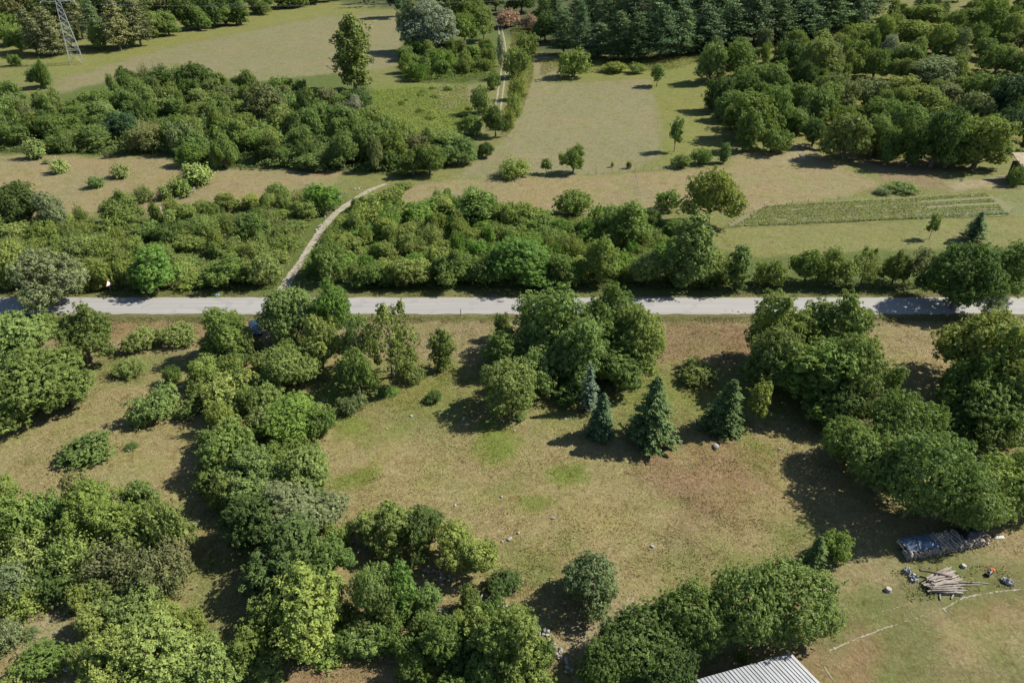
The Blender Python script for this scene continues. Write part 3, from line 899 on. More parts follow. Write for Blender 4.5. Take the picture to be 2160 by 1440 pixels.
def veg(kind, cx, top, bottom, w, col, where, group=None, words=None):
    """a tree or bush that fills this box of the photograph, standing on the ground"""
    reach = KIND[kind][3]
    p = at(cx, bottom); q = p.copy()
    for _ in range(3):
        ppm = FOCAL / depth_of(p); r = w / 2 / ppm
        d = Vector((q.x, q.y, 0)).normalized()
        p = Vector((q.x + d.x * r * reach, q.y + d.y * r * reach, 0)); p.z = float(gz(p.x, p.y))
    dep = math.atan2(CAM_H - p.z, p.y)
    h = height_for(p, top + r * ppm * (1 - math.cos(dep)) * 0.75)
    h = max(h, 0.35 * r)
    zc = p.z + h * 0.55
    p.x = (cx - 1080) / FOCAL * depth_of((0, p.y, zc))
    p.z = float(gz(p.x, p.y)) - 0.03
    label = f"{words or CW[col] + ' ' + KIND[kind][2]} {where}"
    return plant(kind, p, r, h, col, label, group)

# ------------------------------------------------------------------ trees and bushes, from the front of the photograph to the back
G_FG = 'trees in the near meadow'
V4 = [
 # left edge cluster in front of the road
 ('oak', 100, 517, 662, 170, 'gy', 'overhanging the road at the left, nearest the triangular sign', None, 'pale rounded broadleaf tree'),
 ('oak', 20, 650, 790, 170, 'ol', 'at the left frame edge just below the road'),
 ('oak', 168, 632, 780, 130, 'md', 'with narrow rounded crown, right end of the clump left below the road'),
 ('oak', 75, 735, 890, 215, 'md', 'broadest in the clump at the left edge below the road', None, 'big mid-green broadleaf tree'),
 ('oak', -25, 770, 900, 130, 'dk', 'cut by the left frame edge, lowest of the roadside clump'),
 ('oak', 140, 780, 870, 110, 'md', 'at the lower right of the clump left below the road', None, 'smaller mid-green broadleaf tree'),
 ('shrub', 298, 690, 748, 88, 'ol', 'left one of a pair in the dry strip right of the left clump'),
 ('shrub', 368, 680, 740, 100, 'ol', 'right one of a pair in the left dry strip', None, 'taller olive-green shrub'),
 ('scrub', 268, 752, 802, 80, 'ol', 'low and sparse below the pair of shrubs in the left meadow'),
 ('shrub', 357, 770, 818, 42, 'md', 'small and upright in the left meadow above the broad shrub'),
 ('shrub', 325, 815, 905, 108, 'ol', 'broad, in the left meadow beside the column of trees'),
 ('shrub', 392, 845, 885, 60, 'ol', 'low at the right foot of the broad shrub in the left meadow', None, 'small olive-green shrub'),
 ('juniper', 180, 918, 982, 98, 'dk', 'spiky and alone in the dry grass of the left meadow'),
 ('scrub', 275, 933, 951, 32, 'dk', 'tiny, right of the lone spiky juniper in the left meadow'),
 ('scrub', 155, 735, 765, 40, 'lt', 'small, at the right foot of the left roadside clump'),
 # thicket at the lower left
 ('shrub', 25, 1025, 1170, 130, 'md', 'tall, at the left frame edge of the lower left thicket'),
 ('shrub', 95, 1040, 1150, 100, 'md', 'top row of the lower left thicket, second from the frame edge'),
 ('oak', 200, 1015, 1165, 150, 'md', 'highest in the lower left thicket'),
 ('shrub', 275, 1065, 1190, 120, 'ol', 'right of the highest tree in the lower left thicket'),
 ('shrub', 350, 1050, 1190, 90, 'ol', 'ragged and upright at the right end of the lower left thicket'),
 ('scrub', 60, 1120, 1240, 130, 'ol', 'in the middle left of the lower left thicket'),
 ('scrub', 150, 1110, 1230, 110, 'lt', 'in the middle of the lower left thicket'),
 ('scrub', 235, 1130, 1250, 130, 'br', 'in the middle right of the lower left thicket'),
 ('scrub', 320, 1150, 1275, 115, 'br', 'at the lower right end of the lower left thicket'),
 ('shrub', 15, 1180, 1290, 110, 'gy', 'at the frame edge, bottom of the lower left thicket'),
 ('shrub', 95, 1190, 1285, 120, 'dk', 'rounded, at the bottom of the lower left thicket'),
 ('scrub', 165, 1220, 1280, 80, 'gy', 'low, in front of the rounded dark shrub, lower left thicket'),
 # bottom left corner
 ('shrub', 270, 1235, 1350, 130, 'ol', 'upper one of the pale clump at the bottom left'),
 ('oak', 330, 1280, 1470, 210, 'lt', 'largest of the pale clump cut by the bottom left frame edge'),
 ('oak', 235, 1330, 1480, 130, 'lt', 'left one of the pale clump at the bottom left', None, 'smaller light green tree'),
 ('shrub', 430, 1350, 1490, 140, 'lt', 'right one of the pale clump at the bottom frame edge'),
 ('shrub', 82, 1355, 1442, 110, 'md', 'rounded and alone near the bottom left corner'),
 ('shrub', 172, 1350, 1425, 50, 'lt', 'slim, beside the white rock near the bottom left corner'),
 ('shrub', 25, 1405, 1470, 70, 'lt', 'in the bottom left corner'),
 ('scrub', 12, 1300, 1375, 60, 'gy', 'at the left frame edge on the bare patch'),
 ('scrub', 62, 1318, 1348, 36, 'gy', 'tiny, on the bare patch near the bottom left'),
 ('shrub', 520, 1318, 1430, 95, 'md', 'at the foot of the large pale tree, bottom left centre'),
 ('shrub', 560, 1370, 1450, 90, 'ol', 'beside the dry grass at the bottom frame edge'),
 # column of trees, centre left, from the road downwards
 ('oak', 690, 575, 735, 105, 'vd', 'upright, in front of the road where the gravel track meets it'),
 ('oak', 609, 596, 738, 138, 'ol', 'over the road right of the parked car'),
 ('oak', 470, 636, 765, 108, 'md', 'left of the parked car at the roadside'),
 ('oak', 670, 660, 800, 120, 'ol', 'below the upright tree, right of the parked car'),
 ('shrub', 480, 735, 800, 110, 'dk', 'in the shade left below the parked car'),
 ('dome', 612, 722, 838, 130, 'ol', 'just below the parked car'),
 ('shrub', 480, 775, 880, 120, 'lt', 'on the left side of the column below the parked car'),
 ('shrub', 545, 800, 880, 100, 'lt', 'left of the vivid green one in the column of trees'),
 ('dome', 603, 835, 950, 130, 'vd', 'brightest crown of the column left of the central meadow'),
 ('oak', 478, 870, 1000, 130, 'ol', 'on the left edge of the column, level with the vivid crown'),
 ('oak', 640, 935, 1060, 120, 'ol', 'right below the vivid green crown in the column'),
 ('oak', 525, 950, 1080, 140, 'ol', 'in the middle of the column below the vivid crown'),
 ('oak', 620, 1010, 1165, 170, 'gy', 'on the right of the column beside the central meadow'),
 ('oak', 540, 1030, 1180, 150, 'dk', 'on the left of the column casting the long shadow'),
 ('oak', 600, 1090, 1260, 180, 'dk', 'broadest dark crown of the column above the large pale tree'),
 ('oak', 690, 1120, 1230, 110, 'do', 'at the right foot of the column near the stone wall'),
 ('oak', 640, 1190, 1390, 210, 'lt', 'with the largest pale crown at the lower end of the column', None, 'large light green tree'),
 ('dome', 788, 1175, 1335, 105, 'ol', 'tall and narrow, right of the large pale tree'),
 ('upright', 848, 1180, 1310, 66, 'vd', 'ivy-clad and narrow, beside the tall dome tree near the bottom'),
 ('shrub', 690, 1310, 1400, 120, 'lt', 'under the right side of the large pale tree'),
 ('shrub', 775, 1300, 1390, 110, 'ol', 'under the tall narrow dome tree near the bottom'),
 ('open', 820, 632, 808, 150, 'ol', 'with bare grey branches, right of the column at the road'),
 ('open', 757, 655, 790, 85, 'ol', 'thin, between the column and the tree with bare branches'),
 ('oak', 752, 728, 850, 100, 'md', 'in front of the thin open tree, top left of the central meadow'),
 ('shrub', 740, 830, 885, 60, 'gy', 'low, at the upper left corner of the central meadow'),
 ('upright', 932, 692, 785, 60, 'ol', 'slender, alone between the two big clumps below the road'),
 ('shrub', 870, 770, 815, 60, 'ol', 'at the foot of the tree with bare branches'),
 ('scrub', 820, 815, 840, 50, 'vd', 'low and bright, below the tree with bare branches'),
 ('shrub', 918, 822, 856, 52, 'dk', 'small and dark, at the shadow edge left of the central clump'),
 ('shrub', 735, 1098, 1136, 28, 'dk', 'tiny, left end of the stone wall by the central meadow'),
 # central clump
 ('oak', 1160, 588, 780, 175, 'md', 'tallest of the central clump, overlapping the road'),
 ('oak', 1288, 596, 790, 175, 'md', 'right of the tallest one in the central clump'),
 ('oak', 1355, 640, 795, 125, 'ol', 'at the right end of the central clump'),
 ('oak', 1225, 660, 830, 150, 'do', 'in the middle of the central clump'),
 ('oak', 1062, 690, 800, 125, 'md', 'at the left end of the central clump'),
 ('oak', 1150, 720, 840, 130, 'do', 'low in the middle of the central clump'),
 ('oak', 1300, 730, 835, 130, 'md', 'lower right of the central clump behind the blue-grey spruce'),
 ('dome', 1072, 755, 895, 132, 'ol', 'nearest in the central clump, at the edge of the meadow'),
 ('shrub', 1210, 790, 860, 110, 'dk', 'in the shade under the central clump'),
 # conifers
 ('thin_spruce', 1246, 765, 866, 46, 'bs', 'thin, with bare trunk, in front of the central clump'),
 ('spruce', 1269, 824, 930, 68, 'bl', 'smallest and narrowest of the dark spruces in the meadow'),
 ('spruce', 1378, 788, 950, 110, 'sp', 'largest of the dark spruces in the central meadow'),
 ('spruce', 1534, 790, 918, 86, 'sp', 'alone to the right of the largest spruce'),
 ('sapling', 1601, 796, 892, 58, 'lt', 'with visible trunk, right of the lone spruce'),
 ('shrub', 1475, 762, 818, 96, 'ol', 'between the largest spruce and the brown strip'),
 ('shrub', 1100, 870, 892, 40, 'ol', 'tiny, at the foot of the nearest tree of the central clump'),
 # right hand trees
 ('oak', 1650, 609, 790, 140, 'ol', 'top left of the big right-hand clump beside the road'),
 ('oak', 1760, 608, 800, 190, 'ol', 'highest of the big right-hand clump, over the road'),
 ('oak', 1640, 680, 840, 145, 'ol', 'on the left side of the big right-hand clump'),
 ('oak', 1728, 700, 888, 235, 'md', 'in the middle of the big right-hand clump'),
 ('oak', 1812, 690, 885, 175, 'ol', 'on the right side of the big right-hand clump'),
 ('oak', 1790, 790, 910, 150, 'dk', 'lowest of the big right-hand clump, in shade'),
 ('oak', 2078, 645, 845, 230, 'yl', 'with the broadest crown at the right edge below the road', None, 'great spreading yellow-green oak-like tree'),
 ('oak', 2150, 690, 900, 170, 'lt', 'cut by the right frame edge below the road'),
 ('oak', 2030, 740, 895, 130, 'md', 'left lower part of the clump at the right edge'),
 ('oak', 2100, 790, 940, 200, 'md', 'lower right of the clump at the right edge'),
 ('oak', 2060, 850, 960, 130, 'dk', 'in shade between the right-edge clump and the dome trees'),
 ('dome', 1915, 828, 1010, 180, 'do', 'upper one of the dense trees above the firewood stack', None, 'pale-topped dense dome-shaped tree'),
 ('dome', 1785, 868, 1000, 130, 'md', 'leftmost of the dense trees, beside the central meadow'),
 ('dome', 1868, 905, 1065, 155, 'md', 'middle left of the dense trees above the firewood stack'),
 ('dome', 1978, 895, 1118, 190, 'do', 'largest, directly behind the firewood stack'),
 ('dome', 2048, 985, 1142, 150, 'ol', 'lowest, overhanging the firewood stack'),
 ('dome', 2115, 960, 1116, 160, 'lt', 'at the right frame edge beside the firewood stack'),
 ('dome', 2185, 930, 1085, 140, 'do', 'cut by the right frame edge above the yard'),
 ('spruce', 1728, 1126, 1195, 50, 'dk', 'small and conical, at the edge of the shade by the yard'),
 ('shrub', 1768, 1114, 1185, 80, 'ol', 'beside the small conical spruce at the yard'),
 # bottom row by the shed
 ('dome', 1672, 1176, 1384, 196, 'do', 'right one of the row above the shed roof'),
 ('dome', 1574, 1172, 1396, 190, 'do', 'second from the right in the row above the shed roof'),
 ('dome', 1468, 1220, 1425, 190, 'do', 'in the middle of the row above the shed roof'),
 ('dome', 1352, 1275, 1460, 185, 'dk', 'second from the left in the row above the shed roof'),
 ('dome', 1275, 1335, 1490, 140, 'dk', 'left one of the row, at the bottom frame edge'),
 ('dome', 1400, 1340, 1490, 140, 'dk', 'lowest of the row left of the shed roof'),
 ('shrub', 1570, 1370, 1398, 40, 'yl', 'tiny, leaning over the shed roof'),
 ('low', 1245, 1158, 1312, 165, 'gy', 'alone in the lower part of the central meadow'),
 ('oak', 1075, 1262, 1470, 205, 'ol', 'broad, at the bottom frame edge right of the stone wall'),
 ('oak', 985, 1098, 1240, 160, 'yl', 'rounded, at the stone wall below the central meadow'),
 ('oak', 885, 1062, 1185, 128, 'dk', 'right one of a pair beside the stone wall'),
 ('oak', 812, 1055, 1175, 130, 'ol', 'left one of a pair beside the stone wall'),
 ('shrub', 1060, 1200, 1270, 95, 'dk', 'round, at the right foot of the yellow-green tree by the wall'),
 ('oak', 935, 1265, 1415, 140, 'md', 'left of the broad olive tree at the bottom'),
 ('shrub', 880, 1340, 1430, 110, 'do', 'at the bottom frame edge left of the broad olive tree'),
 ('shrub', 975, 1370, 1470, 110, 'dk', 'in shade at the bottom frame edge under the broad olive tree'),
 ('scrub', 990, 1150, 1180, 40, 'ol', 'tiny, in front of the pair of trees by the wall'),
 # along the north side of the road
 ('oak', 25, 505, 612, 90, 'lt', 'at the left frame edge behind the road'),
 ('shrub', 225, 540, 612, 80, 'lt', 'just behind the triangular sign'),
 ('oak', 318, 518, 625, 125, 'vd', 'right of the triangular sign at the road'),
 ('oak', 485, 535, 612, 110, 'md', 'at the road left of the gravel track mouth'),
 ('shrub', 560, 530, 612, 90, 'ol', 'at the left side of the gravel track mouth'),
 ('shrub', 415, 575, 615, 90, 'yl', 'low, between two roadside trees left of the track'),
 ('oak', 690, 505, 600, 90, 'md', 'at the right side of the gravel track mouth'),
 ('oak', 785, 552, 612, 95, 'md', 'first in the roadside hedge right of the track'),
 ('oak', 870, 540, 612, 95, 'lt', 'second in the roadside hedge right of the track'),
 ('oak', 945, 525, 612, 95, 'md', 'third in the roadside hedge right of the track'),
 ('shrub', 1015, 545, 612, 90, 'do', 'fourth in the roadside hedge right of the track'),
 ('oak', 1095, 498, 612, 150, 'vd', 'broadest in the roadside hedge, left of the central clump'),
 ('oak', 1185, 530, 612, 95, 'md', 'in the roadside hedge behind the central clump'),
 ('oak', 1268, 490, 612, 110, 'lt', 'in the roadside hedge behind the right part of the central clump'),
 ('oak', 1370, 520, 612, 110, 'ol', 'in the roadside hedge right of the central clump'),
 ('upright', 1452, 445, 612, 110, 'ol', 'tall, in the roadside hedge below the walnut-like tree'),
 ('shrub', 1500, 560, 612, 80, 'dk', 'low, in the roadside hedge below the tall olive tree'),
 ('upright', 1562, 516, 615, 64, 'do', 'pointed, at the left end of the trimmed hedge'),
 ('shrub', 1628, 545, 615, 72, 'md', 'second from the left in the trimmed hedge'),
 ('oak', 1705, 524, 609, 90, 'md', 'third from the left in the trimmed hedge'),
 ('oak', 1770, 522, 609, 75, 'yl', 'fourth from the left in the trimmed hedge'),
 ('open', 1828, 520, 609, 75, 'ol', 'fifth from the left in the trimmed hedge, with gaps below'),
 ('oak', 1893, 520, 609, 80, 'md', 'sixth from the left in the trimmed hedge'),
 ('open', 1950, 520, 612, 70, 'br', 'at the right end of the trimmed hedge'),
 ('oak', 2035, 508, 668, 170, 'dk', 'leaning over the road at the right', None, 'big dark green broadleaf tree'),
 ('oak', 2125, 500, 625, 130, 'do', 'at the right frame edge behind the road'),
 ('open', 2090, 600, 672, 90, 'gy', 'low, at the roadside by the right frame edge'),
 # between the road and the fields
 ('oak', 1322, 418, 535, 130, 'do', 'rounded, alone above the roadside hedge left of the walnut-like tree'),
 ('shrub', 1212, 398, 466, 88, 'md', 'two-lobed, at the lower edge of the dry field'),
 ('upright', 1003, 397, 475, 85, 'md', 'highest of the scrub between road and dry field'),
 ('oak', 900, 420, 480, 120, 'vd', 'at the top edge of the scrub below the dry field'),
 ('shrub', 1075, 425, 485, 70, 'ol', 'right of the highest one in the scrub below the dry field'),
 ('shrub', 1140, 450, 500, 100, 'md', 'at the upper right of the scrub below the dry field'),
 ('oak', 1502, 350, 492, 146, 'yl', 'with a large round crown, left of the vegetable garden', None, 'walnut-like green tree'),
 ('shrub', 1410, 398, 450, 56, 'do', 'beside the left foot of the walnut-like tree'),
 ('scrub', 790, 420, 480, 90, 'lt', 'at the right side of the gravel track bend'),
 ('shrub', 850, 385, 405, 50, 'ol', 'low, where the gravel track turns'),
 ('oak', 682, 383, 455, 90, 'vd', 'above the gravel track at the dry meadow corner'),
 ('oak', 250, 403, 485, 105, 'md', 'between the dry meadow and the scrub on the left'),
 ('oak', 35, 383, 490, 110, 'dk', 'at the left frame edge below the dry meadow'),
 ('oak', 105, 398, 495, 85, 'gy', 'right of the dark tree at the left edge below the dry meadow'),
 ('shrub', 345, 470, 525, 90, 'dk', 'in the left scrub below the stone wall'),
 ('juniper', 412, 340, 400, 76, 'lt', 'large and rounded, upper end of the low stone wall'),
 ('juniper', 375, 372, 420, 50, 'md', 'middle one beside the low stone wall'),
 ('juniper', 345, 388, 425, 32, 'ol', 'small, lower one beside the low stone wall'),
 ('scrub', 300, 388, 430, 50, 'ol', 'left of the junipers by the low stone wall'),
 ('juniper', 70, 288, 338, 46, 'ol', 'tallest of the four in the upper left dry meadow'),
 ('juniper', 122, 332, 368, 38, 'ol', 'second from the left in the upper left dry meadow'),
 ('juniper', 252, 344, 378, 44, 'ol', 'rightmost of the four in the upper left dry meadow'),
 ('juniper', 200, 371, 399, 40, 'dk', 'lowest, with spiky branches, in the upper left dry meadow'),
 ('juniper', 97, 335, 347, 16, 'br', 'tiny, between the two left junipers of the dry meadow'),
 ('scrub', 225, 318, 335, 18, 'br', 'tiny, at the upper edge of the left dry meadow'),
 # mid field
 ('scrub', 1085, 328, 382, 82, 'yl', 'thin and loose, at the lower left corner of the pale field'),
 ('sapling', 1153, 333, 367, 30, 'md', 'ball-shaped, left of the rounded tree on the pale field'),
 ('oak', 1210, 303, 372, 62, 'md', 'alone at the lower edge of the pale field'),
 ('sapling', 1427, 245, 320, 38, 'do', 'egg-shaped, at the right side of the pale field'),
 ('sapling', 1388, 133, 182, 44, 'do', 'leaning, at the upper right corner of the pale field'),
 ('shrub', 1326, 339, 357, 14, 'md', 'tiny, right of the rounded tree on the pale field'),
 ('shrub', 1292, 341, 354, 10, 'ol', 'tiniest, between the rounded tree and the fence on the pale field'),
 ('shrub', 1440, 325, 360, 56, 'do', 'left one of a pair right of the pale field'),
 ('shrub', 1478, 312, 352, 50, 'do', 'right one of a pair right of the pale field'),
 ('upright', 1528, 300, 345, 30, 'do', 'small, at the corner of the wooded slope by the path'),
 ('sapling', 1970, 448, 504, 30, 'md', 'in the grass below the vegetable garden'),
 ('thin_spruce', 2064, 444, 508, 54, 'sp', 'in the grass below the vegetable garden near the right edge', None, 'small pine-like conifer'),
 ('scrub', 1905, 382, 412, 80, 'ol', 'broad and low, above the vegetable garden'),
 ('scrub', 1862, 395, 414, 40, 'gy', 'small and low, left of the broad bush above the vegetable garden'),
 # along the track
 ('oak', 1045, 218, 292, 60, 'dk', 'at the left side of the twin-rut track, lower end'),
 ('shrub', 1012, 178, 245, 54, 'do', 'left of the twin-rut track, halfway up'),
 ('shrub', 1040, 150, 192, 34, 'md', 'small, close to the left rut of the track'),
 ('shrub', 995, 240, 290, 60, 'md', 'left of the dark tree at the lower end of the twin-rut track'),
 ('oak', 905, 300, 375, 80, 'do', 'at the lower tip of the wood beside the track'),
 ('oak', 965, 290, 352, 80, 'do', 'at the right tip of the wood beside the track'),
 ('oak', 870, 310, 375, 70, 'md', 'left of the lower tip of the wood beside the track'),
 ('oak', 1025, 300, 335, 40, 'dk', 'low, at the right tip of the wood by the track', None, 'small dark green tree'),
 ('scrub', 1090, 150, 215, 46, 'yl', 'upper one of the row right of the twin-rut track'),
 ('scrub', 1085, 190, 250, 42, 'lt', 'second of the row right of the twin-rut track'),
 ('scrub', 1075, 225, 275, 36, 'yl', 'lowest of the row right of the twin-rut track'),
 ('shrub', 1088, 95, 170, 60, 'ol', 'top of the row right of the twin-rut track'),
 ('shrub', 1110, 65, 120, 60, 'ol', 'above the row right of the twin-rut track'),
 ('upright', 1056, 68, 140, 18, 'wt', 'thin and dry, at the head of the twin-rut track'),
 ('shrub', 1210, 100, 170, 76, 'lt', 'below the conifers at the upper left of the pale field'),
 ('shrub', 1300, 130, 158, 60, 'yl', 'low, along the upper edge of the pale field'),
 ('shrub', 1345, 132, 158, 40, 'lt', 'low, right end of the upper edge of the pale field'),
 # upper centre
 ('upright', 740, 28, 195, 105, 'ol', 'ragged and tallest, standing in front of the far field', None, 'tall ragged olive-green tree'),
 ('oak', 905, 0, 120, 130, 'si', 'behind the brush at the right end of the far field', None, 'silvery willow-like tree'),
 ('oak', 862, -10, 110, 60, 'gy', 'left of the silvery tree at the far field'),
 ('shrub', 880, 72, 118, 42, 'vd', 'in the shadow of the silvery tree'),
 ('upright', 935, 30, 115, 34, 'dk', 'narrow, in front of the silvery tree'),
 ('shrub', 1070, 18, 62, 60, 'pk', 'left one of a pair at the top centre'),
 ('shrub', 1116, 28, 66, 44, 'pk', 'right one of a pair at the top centre'),
 # left wood, marked individuals
 ('oak', 248, 230, 305, 95, 'bl', 'rounded and darkest in the left wood'),
 ('oak', 410, 128, 210, 100, 'dk', 'highest at the back edge of the left wood'),
 ('oak', 335, 140, 210, 80, 'dk', 'left of the highest one of the left wood'),
 ('oak', 265, 138, 175, 45, 'dk', 'with small crown behind the left wood'),
 ('shrub', 380, 250, 330, 80, 'gy', 'pale, at the front of the left wood above the round juniper'),
 ('oak', 400, 300, 355, 70, 'vd', 'just behind the round juniper at the left wood'),
 ('oak', 80, 132, 188, 64, 'do', 'alone between the pylon and the left wood'),
 ('shrub', 30, 112, 140, 30, 'md', 'small, left of the pylon at the frame edge'),
 ('shrub', 560, 170, 260, 100, 'br', 'in the middle of the left wood'),
 ('oak', 745, 200, 270, 70, 'wt', 'dry and leafless-looking, at the right part of the left wood'),
 ('low', 775, 255, 345, 80, 'do', 'at the right front of the left wood'),
 ('low', 825, 270, 355, 76, 'md', 'between the left wood and its lower tip by the track'),
 ('low', 720, 275, 362, 80, 'do', 'at the front edge of the left wood above the track bend'),
 ('shrub', 155, 165, 135, 20, 'md', 'at the foot of the pylon'),
 ('shrub', 85, 120, 190, 20, 'md', 'beside the lone tree under the pylon'),
]
_pc = at(541, 700); PLACED.append((_pc.x, _pc.y, 3.6)); PLACED.append((_pc.x, _pc.y - 2.5, 3.2))
for it in V4:
    kind, cx, top, bottom, w, col, where = it[:7]
    if bottom <= top: continue
    if cx < 760 and top > 760: w *= 1.13
    veg(kind, cx, top, bottom, w, col, where, it[7] if len(it) > 7 else None, it[8] if len(it) > 8 else None)

# right-hand wooded slope: (kind, x, top, bottom, width, colour)
SLOPE = [
 ('oak', 1500, 92, 180, 58, 'ol'), ('oak', 1560, 88, 175, 84, 'md'), ('oak', 1520, 160, 240, 60, 'dk'), ('oak', 1615, 130, 215, 80, 'md'), ('oak', 1575, 150, 225, 80, 'dk'),
 ('oak', 1590, 195, 305, 110, 'md'), ('oak', 1540, 195, 260, 70, 'do'), ('oak', 1640, 180, 290, 80, 'do'), ('shrub', 1632, 270, 330, 72, 'do'), ('upright', 1585, 230, 320, 50, 'md'),
 ('oak', 1660, 85, 165, 60, 'dk'), ('oak', 1722, 75, 185, 86, 'ol'), ('oak', 1760, 90, 170, 50, 'gy'), ('oak', 1700, 130, 200, 60, 'dk'), ('oak', 1770, 155, 250, 90, 'gy'),
 ('oak', 1715, 190, 275, 70, 'do'), ('oak', 1740, 170, 260, 60, 'md'), ('oak', 1790, 240, 345, 90, 'ol'), ('oak', 1720, 250, 315, 60, 'dk'), ('upright', 1735, 65, 120, 40, 'ol'),
 ('oak', 1790, 55, 115, 50, 'yl'), ('oak', 1820, 50, 105, 60, 'lt'), ('oak', 1870, 35, 105, 40, 'lt'), ('oak', 1960, 10, 55, 66, 'ol'), ('oak', 1930, 45, 110, 90, 'yl'),
 ('oak', 1990, 50, 120, 60, 'yl'), ('upright', 1938, 80, 130, 34, 'ol'), ('oak', 2022, 60, 120, 50, 'gy'), ('oak', 2050, 20, 60, 70, 'md'), ('oak', 2100, 0, 85, 70, 'md'),
 ('oak', 2140, 30, 100, 50, 'lt'), ('oak', 1880, 75, 135, 40, 'si'), ('oak', 1910, 95, 150, 60, 'ol'), ('oak', 1850, 105, 170, 60, 'md'), ('oak', 1895, 125, 175, 50, 'ol'),
 ('oak', 1965, 120, 190, 90, 'gy'), ('oak', 2020, 115, 175, 50, 'ol'), ('oak', 2110, 95, 160, 60, 'ol'), ('oak', 2150, 110, 165, 70, 'dk'), ('oak', 1840, 165, 235, 80, 'gy'),
 ('oak', 1900, 160, 225, 90, 'yl'), ('oak', 1950, 185, 250, 90, 'ol'), ('oak', 2000, 175, 235, 60, 'gy'), ('oak', 2085, 155, 235, 90, 'md'), ('oak', 2140, 160, 260, 90, 'bl'),
 ('oak', 2060, 195, 260, 80, 'gy'), ('oak', 1850, 210, 285, 80, 'md'), ('oak', 1905, 215, 320, 90, 'md'), ('oak', 1850, 240, 335, 60, 'ol'), ('oak', 1985, 225, 360, 100, 'dk'),
 ('oak', 1930, 255, 360, 70, 'dk'), ('oak', 2075, 240, 365, 120, 'yl'), ('oak', 2130, 230, 300, 70, 'bl'), ('oak', 2010, 260, 360, 80, 'do'), ('oak', 1880, 270, 350, 60, 'do'), ('shrub', 2150, 350, 395, 40, 'md'),
]
rows = [(0, 90, 'top row'), (90, 150, 'second row'), (150, 215, 'third row'), (215, 400, 'lowest row')]
def _row(t):
    for a, b, n in rows:
        if a <= t < b: return n
    return 'top row'
buckets = {}
for s_ in SLOPE: buckets.setdefault(_row(s_[2]), []).append(s_)
ORD = ['first', 'second', 'third', 'fourth', 'fifth', 'sixth', 'seventh', 'eighth', 'ninth', 'tenth', 'eleventh', 'twelfth', 'thirteenth', 'fourteenth', 'fifteenth', 'sixteenth', 'seventeenth', 'eighteenth', 'nineteenth', 'twentieth', 'twenty-first', 'twenty-second', 'twenty-third', 'twenty-fourth']
for rn, lst in buckets.items():
    lst.sort(key=lambda t: t[1])
    for k_, s_ in enumerate(lst):
        veg('low' if s_[0] == 'oak' else s_[0], s_[1], s_[2] - 4, s_[3], s_[4] * 1.18, s_[5], f"{ORD[k_]} from the left, {rn} of the right-hand slope", 'trees on the right-hand slope')

# conifer wood along the top
CON = []
for k_, (x, t, b, w) in enumerate([(1190, 30, 118, 46), (1222, 18, 124, 44), (1262, 45, 126, 52), (1308, 28, 130, 56), (1352, 40, 132, 60), (1398, 20, 128, 52), (1440, 30, 122, 56), (1490, 10, 112, 60), (1545, 5, 104, 58), (1600, 0, 98, 60), (1650, 5, 92, 56), (1700, -5, 84, 60), (1752, -15, 72, 58), (1800, -20, 58, 56), (1842, -30, 45, 50),
        (1215, -10, 90, 50), (1290, -15, 92, 54), (1335, -25, 92, 52), (1380, -25, 90, 54), (1430, -30, 86, 60), (1475, -35, 82, 56), (1525, -40, 74, 60), (1580, -45, 66, 60), (1640, -50, 58, 60), (1690, -55, 50, 60), (1745, -60, 40, 60), (1170, -5, 70, 46), (1250, -50, 60, 52), (1320, -60, 58, 54), (1410, -65, 54, 56), (1500, -70, 44, 60), (1600, -80, 34, 60), (1700, -90, 24, 60), (1790, -70, 24, 56)]):
    CON.append((x, t + random.randint(-16, 14), b, w * random.uniform(.85, 1.25)))
CON.sort(key=lambda q: (-(q[2] > 0), q[0]))
front = sorted([q for q in CON if q[2] > 94 or (q[0] > 1580 and q[2] > 44)], key=lambda q: q[0])
for k_, (x, t, b, w) in enumerate(front):
    veg('pine', x, t - 10, b, w * 1.45, 'pn', f"{ORD[k_]} from the left in the front row of the conifer wood", 'conifers of the dark wood at the top')
rear = sorted([q for q in CON if q not in front], key=lambda q: q[0])
for rn, lst in (('second row', [q for q in rear if q[2] >= 60]), ('third row', [q for q in rear if q[2] < 60])):
    for k_, (x, t, b, w) in enumerate(lst):
        veg('pine', x, t - 10, b, w * 1.45, 'pn', f"{ORD[k_]} from the left in the {rn} of the conifer wood", 'conifers of the dark wood at the top')

# trees behind the far field on the left
for k_, (kind, x, t, b, w, c) in enumerate(sorted([('low', 10, 25, 100, 80, 'md'), ('pine', 62, 20, 116, 66, 'br'), ('pine', 105, 15, 118, 70, 'br'), ('pine', 195, 0, 100, 60, 'pn'), ('low', 205, 52, 108, 40, 'lt'),
        ('pine', 238, -5, 108, 72, 'br'), ('pine', 282, -15, 100, 72, 'br'), ('low', 326, 22, 82, 64, 'lt'), ('low', 385, -12, 68, 76, 'dk'), ('low', 446, -15, 60, 78, 'dk'), ('upright', 503, 2, 54, 40, 'dk'), ('low', 35, 55, 112, 60, 'md'), ('low', 142, 48, 106, 50, 'md'), ('low', 262, 55, 104, 46, 'md'), ('low', 350, 20, 78, 60, 'do'), ('low', 415, 12, 66, 60, 'do'), ('low', 472, 10, 56, 52, 'md'), ('low', 548, -15, 32, 70, 'lt'), ('low', 605, -25, 20, 80, 'md'), ('low', 665, -35, 10, 80, 'md'), ('low', 725, -45, 0, 76, 'md'), ('low', 785, -50, -8, 70, 'dk')], key=lambda q: q[1])):
    veg(kind, x, t, b, w, c, f"{ORD[k_]} from the left along the edge behind the far field", 'trees behind the far field')
_n = 0
